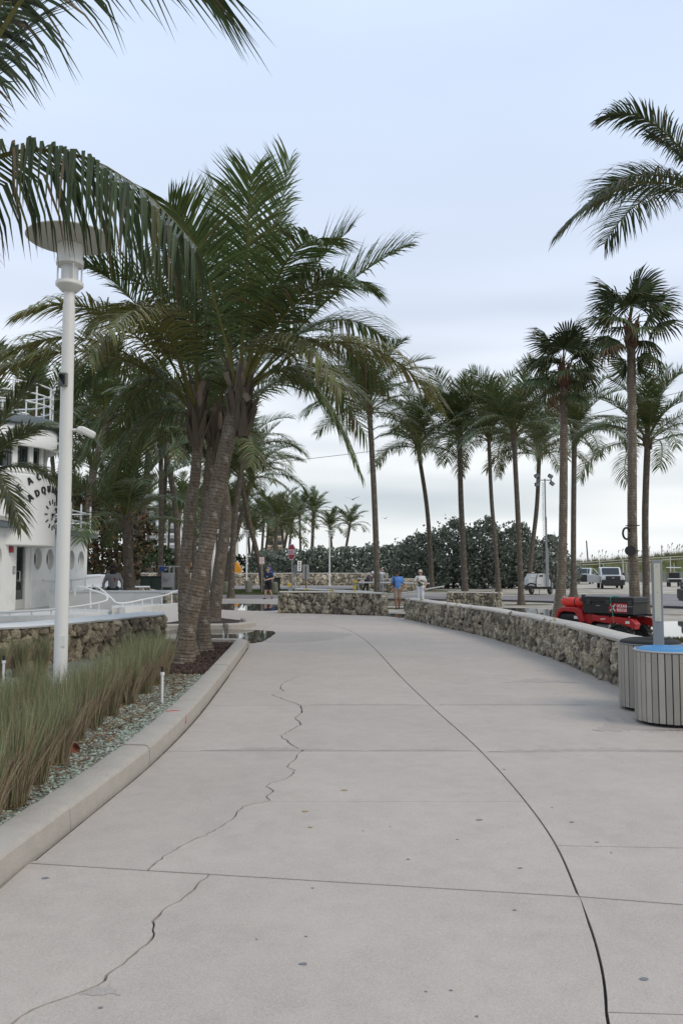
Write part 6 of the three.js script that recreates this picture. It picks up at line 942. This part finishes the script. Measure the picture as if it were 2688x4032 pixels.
  for (const x of [-1.6, 1.95]) for (const s of [-1, 1]) { const w = obj('wheel', at(new THREE.TorusGeometry(0.42, 0.2, 10, 22), x, 0.62, s * 0.85), M.rubber, y); obj('rim', cy(0.32, 0.32, 0.25, 14, x, 0.62, s * 0.9, Math.PI / 2), M.yellow, w); }
  // rail fence behind the grove trunks
  const f = thing('rail_fence', 'white rail fence beyond the far wall among palm trunks', 'fence', [-9.0, 0, -104]); for (let k = 0; k < 6; k++) obj('post', bx(0.12, 1.9, 0.12, k * 1.1, 0.95, 0), std(.5, .5, .48, .7), f); for (const h of [1.2, 1.8]) obj('rail', bx(5.6, 0.1, 0.06, 2.75, h, 0.09), std(.5, .5, .48, .7), f);
  // sand fence and rope rail by the dune
  const sf = thing('slat_fence', 'weathered grey slat fence along the foot of the dune', 'fence', [0, 0, 0]); const r = rng(4), sl = std(.22, .225, .22, .9), sl2 = std(.29, .29, .275, .9);
  for (let k = 0; k < 300; k++) { const x = 18 + k * 0.115, z = -116 + (x - 30) * 0.22 + Math.sin(x) * 0.2; if (x > 46.5) break; obj('slat', fenceSlat(k), k % 3 ? sl : sl2, sf).position.set(x, 0.55 + Math.sin(x * 0.7) * 0.08, z); }
  for (let k = 0; k < 10; k++) { const x = 18.2 + k * 3, z = -116.2 + (x - 30) * 0.22; obj('post', cy(0.06, 0.06, 2.7, 8, x, 1.3, z), std(.42, .41, .38, .9), sf); }
  const rp = thing('rope_rail', 'two pale ropes on posts climbing the dune walkway', 'fence', [0, 0, 0]); const pr = std(.5, .48, .42, .9); for (let k = 0; k < 12; k++) { const x = 22 + k * 3.2, z = -124 + (x - 30) * 0.22, h = 2.5 + smooth(24, 60, x) * 1.6; obj('post', cy(0.08, 0.08, h, 6, x, h / 2, z), pr, rp); } for (const o of [0.08, 0.45]) obj('rope', tube(Array.from({ length: 12 }, (_, k) => { const x = 22 + k * 3.2; return [x, 2.5 + smooth(24, 60, x) * 1.6 - o, -124 + (x - 30) * 0.22]; }), 0.05, 60, 5), pr, rp);
  const pl = thing('lone_pole', 'thin wooden pole standing on the dune', 'pole', [38, 0, -128]); obj('pole', cy(0.1, 0.13, 6.3, 8, 0, 3.1, 0, 0, 0, 0.05), std(.14, .12, .1, .9), pl);
  // overhead wire and gulls
  const wi = thing('overhead_wire', 'thin dark wire sloping across the sky behind the palms', 'wire', [0, 0, 0]); obj('cable', tube([[-12, 9.6, -66], [-1, 10.5, -64], [9.5, 11.6, -62], [15, 12.3, -60], [34, 16.4, -54]], 0.018, 60, 4), M.black, wi);
  const gull = (label, x, y, z, s, a) => { const t = thing('gull', label, 'bird', [x, y, z], a); const gm = std(.42, .42, .42, .8); obj('body', at(new THREE.SphereGeometry(1, 12, 8).scale(0.24, 0.07, 0.07), 0, 0, 0), gm, t); for (const q of [-1, 1]) obj('wing', extr([[0.1, 0], [0.02, 0.35], [-0.08, 0.7], [-0.14, 0.35], [-0.12, 0]], 0.012).rotateX(-Math.PI / 2 * 0.78 * 1).scale(1, 1, q), std(.22, .22, .23, .8), t); t.scale.setScalar(s); };
  gull('gull gliding left of the tall slender palm trunk', 1.2, 9.2, -88, 1.25, 1.2); gull('tiny gull gliding right of the tall slender palm trunk', 5.0, 7.6, -95, 0.7, 1.0);
}
function fenceSlat(k) { fenceSlat.g ??= [1, 1.08, 0.93].map((s) => bx(0.07, 1.75 * s, 0.03)); return fenceSlat.g[k % 3]; }
// ---------------------------------------------------------------- far buildings seen through the grove
function tower(label, x, z, w, h, d, wallM, floors, cols, seed) {
  const t = thing('apartment_tower', label, 'building', [x, 0, z]); obj('wall', bx(w, h, d, 0, h / 2, 0), wallM, t); obj('roof', [bx(w * 1.03, 0.8, d * 1.03, 0, h + 0.4, 0), bx(w * 0.35, 3, d * 0.4, w * 0.1, h + 2, 0)], wallM, t);
  for (let f = 0; f < floors; f++) { const y = h * (f + 0.5) / floors; obj('balcony', bx(w * 0.98, 0.5, 1.6, 0, y - h / floors * 0.3, d / 2 + 0.8), wallM, t); for (let c = 0; c < cols; c++) { const wn = obj('window', bx(w / cols * 0.62, h / floors * 0.5, 0.1, -w / 2 + w * (c + .5) / cols, y + 0.2, d / 2 + 0.06), M.glassDark, t); obj('frame', bx(w / cols * 0.66, 0.14, 0.16, -w / 2 + w * (c + .5) / cols, y + 0.2 - h / floors * 0.25, d / 2 + 0.1), wallM, wn); } }
}
tower('white apartment tower glimpsed between grove trunks at left', -58, -260, 16, 18, 12, std(.62, .63, .63, .8), 6, 5, 1);
tower('pinkish tan apartment tower glimpsed above the grove crowns', -23, -290, 6, 25, 8, std(.50, .42, .34, .8), 8, 2, 2);
tower('pale tower hidden behind the grove palms', -42, -280, 13, 20, 12, std(.55, .56, .54, .8), 7, 4, 3);
// ---------------------------------------------------------------- people: one smooth skin grown round a posed skeleton
function personGeo(bones, cell = 0.02, k = 0.028) { // bone: [ax,ay,az, bx,by,bz, ra, rb, colour]
  const lo = [1e9, 1e9, 1e9], hi = [-1e9, -1e9, -1e9];
  for (const b of bones) for (let a = 0; a < 3; a++) { const rr = Math.max(b[6], b[7]) + 0.06; lo[a] = Math.min(lo[a], b[a] - rr, b[3 + a] - rr); hi[a] = Math.max(hi[a], b[a] + rr, b[3 + a] + rr); }
  const N = 84, S = [0, 1, 2].map((a) => (hi[a] - lo[a]) / 2), Cn = [0, 1, 2].map((a) => (hi[a] + lo[a]) / 2);
  const dist = (b, x, y, z) => { const dx = b[3] - b[0], dy = b[4] - b[1], dz = b[5] - b[2], l = dx * dx + dy * dy + dz * dz || 1e-9, t = clamp(((x - b[0]) * dx + (y - b[1]) * dy + (z - b[2]) * dz) / l); return Math.hypot(x - b[0] - dx * t, y - b[1] - dy * t, z - b[2] - dz * t) - (b[6] + (b[7] - b[6]) * t); };
  const mc = new MarchingCubes(N, new THREE.MeshStandardMaterial(), false, false, 60000); mc.isolation = 0;
  for (let iz = 0, o = 0; iz < N; iz++) for (let iy = 0; iy < N; iy++) for (let ix = 0; ix < N; ix++, o++) {
    const x = Cn[0] + (ix - N / 2) / (N / 2) * S[0], y = Cn[1] + (iy - N / 2) / (N / 2) * S[1], z = Cn[2] + (iz - N / 2) / (N / 2) * S[2];
    let d = 1e9; for (const b of bones) { const e = dist(b, x, y, z); if (e > d + k * 2) continue; const h = clamp(0.5 + 0.5 * (d - e) / k); d = d === 1e9 ? e : lerp(d, e, h) - k * h * (1 - h); }
    mc.field[o] = -d;
  }
  mc.update();
  const n = mc.count, pos = new Float32Array(n * 3), col = new Float32Array(n * 3);
  for (let i = 0; i < n; i++) {
    const x = Cn[0] + mc.positionArray[i * 3] * S[0], y = Cn[1] + mc.positionArray[i * 3 + 1] * S[1], z = Cn[2] + mc.positionArray[i * 3 + 2] * S[2]; pos.set([x, y, z], i * 3);
    let best = 1e9, c = null; for (const b of bones) { const e = dist(b, x, y, z); if (e < best) { best = e; c = b[8]; } } col.set(c, i * 3);
  }
  const g = new THREE.BufferGeometry(); g.setAttribute('position', new THREE.BufferAttribute(pos, 3)); g.setAttribute('color', new THREE.BufferAttribute(col, 3)); g.computeVertexNormals();
  const h = g; return h;
}
const skinM = new THREE.MeshPhysicalMaterial({ vertexColors: true, roughness: 0.8 });
const lean = (p, o, a) => { const y = p[1] - o[1], z = p[2] - o[2]; return [p[0], o[1] + y * Math.cos(a) - z * Math.sin(a), o[2] + y * Math.sin(a) + z * Math.cos(a)]; };
// pose: figure faces +z; every joint of the limbs is given
function person(label, pos, turn, H, c, pose) {
  const t = thing('person', label, 'person', pos, turn), s = H / 1.76, q = (p) => p.map((x) => x * s), B = [];
  const { bend = 0, headTilt = 0 } = pose, hip = [0, 0.92, 0];
  const L = (p) => lean(p, hip, bend), add = (a, b, ra, rb2, cc) => B.push([...q(a), ...q(b), ra * s, rb2 * s, cc]);
  const skin = c.skin, top = c.top, sl = c.sleeve ?? 'short', bot = c.bottom, leg = c.leg ?? 'long', shoe = c.shoe ?? [.03, .03, .03];
  add(L([-0.09, 0.93, 0]), L([0.09, 0.93, 0]), 0.125, 0.125, bot); add(L([0, 1.03, 0]), L([0, 1.12, 0.0]), 0.145, 0.15, top); add(L([-0.07, 1.32, 0]), L([0.07, 1.32, 0]), 0.145, 0.145, top); add(L([0, 1.12, 0.0]), L([0, 1.32, 0]), 0.16, 0.17, top); add(L([-0.16, 1.42, 0]), L([0.16, 1.42, 0]), 0.075, 0.075, top);
  add(L([0, 1.45, 0]), L([0, 1.55, 0.02]), 0.058, 0.055, skin);
  const hd = (p) => L(lean(p, [0, 1.55, 0.02], headTilt));
  add(hd([0, 1.665, 0.015]), hd([0, 1.655, 0.03]), 0.097, 0.092, skin); add(hd([0, 1.60, 0.05]), hd([0, 1.58, 0.07]), 0.062, 0.045, c.beard ?? skin); add(hd([0, 1.645, 0.115]), hd([0, 1.625, 0.13]), 0.014, 0.018, skin);
  for (const e of [-1, 1]) add(hd([e * 0.098, 1.65, 0.01]), hd([e * 0.1, 1.63, 0.005]), 0.018, 0.014, skin);
  if (c.hair) { add(hd([0, 1.71, -0.02]), hd([0, 1.695, 0.03]), 0.096, 0.088, c.hair); add(hd([0, 1.66, -0.06]), hd([0, 1.62, -0.06]), 0.075, 0.06, c.hair); }
  if (c.cap) { add(hd([0, 1.715, 0]), hd([0, 1.705, 0.03]), 0.102, 0.096, c.cap); add(hd([-0.05, 1.70, 0.13]), hd([0.05, 1.70, 0.13]), 0.022, 0.022, c.cap); }
  if (c.glasses) add(hd([-0.06, 1.665, 0.105]), hd([0.06, 1.665, 0.105]), 0.022, 0.022, [.02, .012, .01]);
  if (c.hood) { add(hd([0, 1.68, -0.02]), hd([0, 1.66, -0.01]), 0.125, 0.12, c.hood); add(hd([0, 1.55, -0.03]), hd([0, 1.5, -0.01]), 0.11, 0.13, c.hood); }
  for (const e of [-1, 1]) {
    const A = pose[e < 0 ? 'armR' : 'armL'], sh = L([e * 0.19, 1.41, 0]), el = L(A[0]), wr = L(A[1]), mid = [0, 1, 2].map((i) => lerp(sh[i], el[i], 0.62));
    const upC = top, loC = sl === 'long' ? top : skin; add(sh, mid, 0.066, sl === 'none' ? 0.05 : 0.062, upC); add(mid, el, 0.05, 0.045, sl === 'long' ? top : skin); add(el, wr, sl === 'long' ? 0.05 : 0.043, sl === 'long' ? 0.042 : 0.03, loC);
    const hc = c.glove ?? skin, dr = V(wr[0] - el[0], wr[1] - el[1], wr[2] - el[2]).normalize(), hn = [wr[0] + dr.x * 0.08, wr[1] + dr.y * 0.08, wr[2] + dr.z * 0.08]; add(wr, hn, 0.032, 0.036, hc);
    const sd = V(1, 0, 0).cross(dr).normalize(); for (let f = 0; f < 4; f++) { const o = (f - 1.5) * 0.019, l = [0.07, 0.085, 0.08, 0.06][f]; add([hn[0] + sd.x * o, hn[1] + sd.y * o, hn[2] + sd.z * o], [hn[0] + sd.x * o + dr.x * l - e * 0.015, hn[1] + sd.y * o + dr.y * l, hn[2] + sd.z * o + dr.z * l + 0.01], 0.0105, 0.0095, hc); }
    add([wr[0] + dr.x * 0.03, wr[1] + dr.y * 0.03, wr[2] + dr.z * 0.03 + 0.02], [hn[0] + dr.x * 0.02, hn[1] + dr.y * 0.02, hn[2] + 0.055], 0.013, 0.010, hc);
    const G = pose[e < 0 ? 'legR' : 'legL'], hp = [e * 0.095, 0.90, 0], kn = G[0], an = G[1], km = [0, 1, 2].map((i) => lerp(hp[i], kn[i], 0.78));
    add(hp, km, 0.105, leg === 'short' ? 0.088 : 0.078, bot); add(km, kn, 0.064, 0.058, leg === 'long' ? bot : skin); add(kn, [0, 1, 2].map((i) => lerp(kn[i], an[i], 0.35)), leg === 'long' ? 0.065 : 0.052, leg === 'long' ? 0.062 : 0.056, leg === 'long' ? bot : skin); add([0, 1, 2].map((i) => lerp(kn[i], an[i], 0.35)), an, leg === 'long' ? 0.062 : 0.055, leg === 'long' ? 0.052 : 0.034, leg === 'long' ? bot : skin);
    const ft = G[2] ?? [an[0] + e * 0.02, an[1] - 0.045, an[2] + 0.17]; add([an[0], an[1] - 0.03, an[2] - 0.03], ft, 0.042, 0.034, shoe);
  }
  for (const x of c.extra ?? []) add(L(x[0]), L(x[1]), x[2], x[3], x[4]);
  const m = obj('body', personGeo(B), skinM, t); m.geometry.computeBoundingBox(); m.position.y = -m.geometry.boundingBox.min.y + (pose.lift ?? 0) + 0.001; m.userData.body = m; t.userData.fig = undefined; delete t.userData.fig; delete m.userData.body; return t;
}
const stand = { legR: [[-0.10, 0.48, 0.01], [-0.10, 0.08, 0]], legL: [[0.10, 0.48, 0.01], [0.10, 0.08, 0]] };
const hang = { armR: [[-0.25, 1.14, -0.01], [-0.25, 0.90, 0.05]], armL: [[0.25, 1.14, -0.01], [0.25, 0.90, 0.05]] };
const tan = [.36, .19, .12], pale = [.50, .30, .22], dark = [.10, .055, .035];
person('man in blue t-shirt and khaki shorts walking with his head down', [2.42, -0.03, -35.9], R(-8), 1.68, { skin: [.27, .135, .085], top: [.095, .235, .56], bottom: [.30, .235, .18], leg: 'short', hair: [.012, .01, .009], glasses: true, shoe: [.05, .03, .025], extra: [[[-0.14, 1.42, 0.10], [-0.15, 1.15, 0.14], 0.025, 0.025, [.012, .012, .018]], [[-0.15, 1.15, 0.13], [-0.17, 0.98, 0.08], 0.022, 0.022, [.012, .012, .018]]] },
  { headTilt: 0.35, armR: [[-0.27, 1.14, -0.02], [-0.22, 0.93, 0.10]], armL: [[0.27, 1.14, -0.02], [0.21, 0.95, 0.10]], legR: [[-0.07, 0.49, 0.08], [-0.05, 0.09, 0.06]], legL: [[0.08, 0.48, 0.0], [0.05, 0.12, -0.18], [0.06, 0.05, -0.03]] });
person('grey haired man in white floral shirt and white trousers', [3.72, -0.03, -39.2], R(-4), 1.68, { skin: pale, top: [.62, .62, .60], bottom: [.60, .61, .66], hair: [.50, .45, .36], glasses: true, shoe: [.4, .4, .4], extra: [[[-0.05, 1.15, 0.13], [0.08, 1.06, 0.13], 0.055, 0.05, [.07, .105, .05]], [[0.02, 1.26, 0.14], [0.12, 1.22, 0.12], 0.045, 0.04, [.085, .12, .065]], [[-0.08, 1.04, 0.12], [-0.02, 1.0, 0.12], 0.045, 0.045, [.06, .09, .045]], [[-0.12, 1.40, 0.11], [-0.14, 1.15, 0.14], 0.02, 0.022, [.015, .015, .015]]] },
  { headTilt: 0.1, armR: [[-0.29, 1.18, 0.02], [-0.14, 1.22, 0.2]], armL: [[0.29, 1.14, -0.02], [0.23, 0.93, 0.06]], ...stand, legL: [[0.10, 0.49, 0.08], [0.1, 0.09, 0.1]] });
person('jogger in navy t-shirt and black shorts running past the puddle', [-4.2, 0, -47.8], R(-22), 1.84, { skin: pale, top: [.012, .018, .05], bottom: [.008, .009, .014], leg: 'short', shoe: [.02, .06, .11], hair: [.16, .10, .07], extra: [[[-0.02, 1.28, 0.15], [0.02, 1.26, 0.15], 0.04, 0.04, [.10, .26, .42]]] },
  { bend: 0.08, armR: [[-0.27, 1.16, -0.12], [-0.16, 1.14, 0.14]], armL: [[0.28, 1.17, -0.08], [0.1, 1.12, 0.16]], legR: [[-0.11, 0.50, 0.12], [-0.15, 0.10, 0.06]], legL: [[0.12, 0.50, 0.02], [0.16, 0.16, -0.16], [0.17, 0.06, -0.06]] });
person('bald man in grey and white jacket beside the barrier', [2.85, 0, -59.5], R(12), 1.80, { skin: [.30, .16, .11], top: [.36, .38, .38], sleeve: 'long', bottom: [.30, .31, .33], extra: [[[-0.1, 1.42, 0.06], [0.1, 1.42, 0.06], 0.085, 0.085, [.62, .63, .64]], [[0, 1.34, 0.1], [0, 1.32, 0.1], 0.08, 0.07, [.62, .63, .64]]] },
  { headTilt: 0.25, armR: [[-0.27, 1.16, 0.02], [-0.3, 0.92, 0.1]], armL: [[0.32, 1.2, 0.02], [0.44, 1.0, 0.12]], ...stand });
person('stooping person in white cap leaning on the barrier arm', [1.75, 0, -58], R(65), 1.70, { skin: tan, top: [.115, .085, .085], sleeve: 'long', bottom: [.015, .015, .016], cap: [.68, .69, .70], extra: [[[0, 1.5, 0.03], [0, 1.47, 0.05], 0.085, 0.085, [.62, .6, .58]]] },
  { bend: 0.62, headTilt: 0.1, armR: [[-0.24, 1.2, 0.22], [-0.14, 1.02, 0.42]], armL: [[0.24, 1.2, 0.22], [0.14, 1.02, 0.42]], legR: [[-0.11, 0.49, -0.12], [-0.1, 0.09, -0.32]], legL: [[0.11, 0.48, 0.04], [0.1, 0.08, -0.06]] });
person('worker in grey sweatshirt, black hat and blue gloves behind the planter', [-8.3, 0.0, -30.2], R(12), 1.84, { skin: dark, beard: [.014, .013, .013], top: [.225, .23, .235], sleeve: 'long', bottom: [.02, .024, .035], hood: [.014, .013, .014], cap: [.014, .014, .014], glove: [.10, .31, .50], extra: [[[0.06, 1.30, 0.155], [0.08, 1.24, 0.155], 0.028, 0.028, [.30, .05, .07]]] },
  { armR: [[-0.31, 1.14, -0.03], [-0.33, 0.93, 0.06]], armL: [[0.31, 1.14, -0.03], [0.32, 0.93, 0.06]], ...stand });
person('person in red hood standing behind the open truck door', [24.6, 0, -79], R(5), 1.72, { skin: tan, top: [.42, .02, .02], sleeve: 'long', bottom: [.05, .05, .07], hood: [.42, .02, .02] }, { ...hang, ...stand });
// ---------------------------------------------------------------- cyclist and bicycles
function bicycle(label, pos, turn, colour) {
  const t = thing('bicycle', label, 'bicycle', pos, turn);
  for (const x of [-0.52, 0.52]) { const w = obj('wheel', at(new THREE.TorusGeometry(0.33, 0.018, 6, 28), x, 0.35, 0), M.rubber, t); const sp2 = []; for (let k = 0; k < 8; k++) { const a = k * Math.PI / 8; sp2.push(rod([x - Math.cos(a) * 0.32, 0.35 - Math.sin(a) * 0.32, 0], [x + Math.cos(a) * 0.32, 0.35 + Math.sin(a) * 0.32, 0], 0.003, 4)); } obj('spokes', sp2, M.steel, w); }
  obj('frame', [rod([-0.52, 0.35, 0], [-0.1, 0.3, 0], 0.014, 6), rod([-0.1, 0.3, 0], [-0.22, 0.82, 0], 0.018, 6), rod([-0.52, 0.35, 0], [-0.2, 0.75, 0], 0.012, 6), rod([-0.1, 0.3, 0], [0.38, 0.74, 0], 0.02, 6), rod([-0.2, 0.75, 0], [0.36, 0.82, 0], 0.016, 6), rod([0.35, 0.95, 0], [0.52, 0.35, 0], 0.017, 6)], colour, t);
  obj('saddle', at(new THREE.SphereGeometry(1, 12, 8).scale(0.14, 0.035, 0.07), -0.23, 0.87, 0), M.black, t); obj('handlebar', [tube([[0.22, 1.0, -0.28], [0.34, 1.02, -0.15], [0.35, 1.0, 0], [0.34, 1.02, 0.15], [0.22, 1.0, 0.28]], 0.014, 20, 6)], M.black, t); obj('crank', [rod([-0.1, 0.3, -0.1], [-0.1, 0.3, 0.1], 0.02, 6), rod([-0.1, 0.3, 0.1], [0.02, 0.18, 0.1], 0.012, 6), rod([-0.1, 0.3, -0.1], [-0.22, 0.42, -0.1], 0.012, 6)], M.steel, t); return t;
}
bicycle('bicycle ridden by the cyclist behind the jogger', [-5.3, 0, -60.5], R(-70), M.black);
bicycle('red bicycle leaning by the leaning palm on the far road', [-11.3, 0, -79], R(35), M.red);
person('cyclist in bright blue jacket just behind the jogger', [-5.3, 0, -60.5], R(20), 1.78, { skin: tan, top: [.03, .085, .38], sleeve: 'long', bottom: [.012, .012, .014], cap: [.03, .085, .38] },
  { bend: 0.5, lift: 0.22, armR: [[-0.24, 1.2, 0.2], [-0.22, 1.02, 0.38]], armL: [[0.24, 1.2, 0.2], [0.22, 1.02, 0.38]], legR: [[-0.12, 0.62, 0.32], [-0.12, 0.28, 0.2]], legL: [[0.12, 0.55, 0.26], [0.12, 0.14, 0.14]] });

renderer.render(scene, camera);
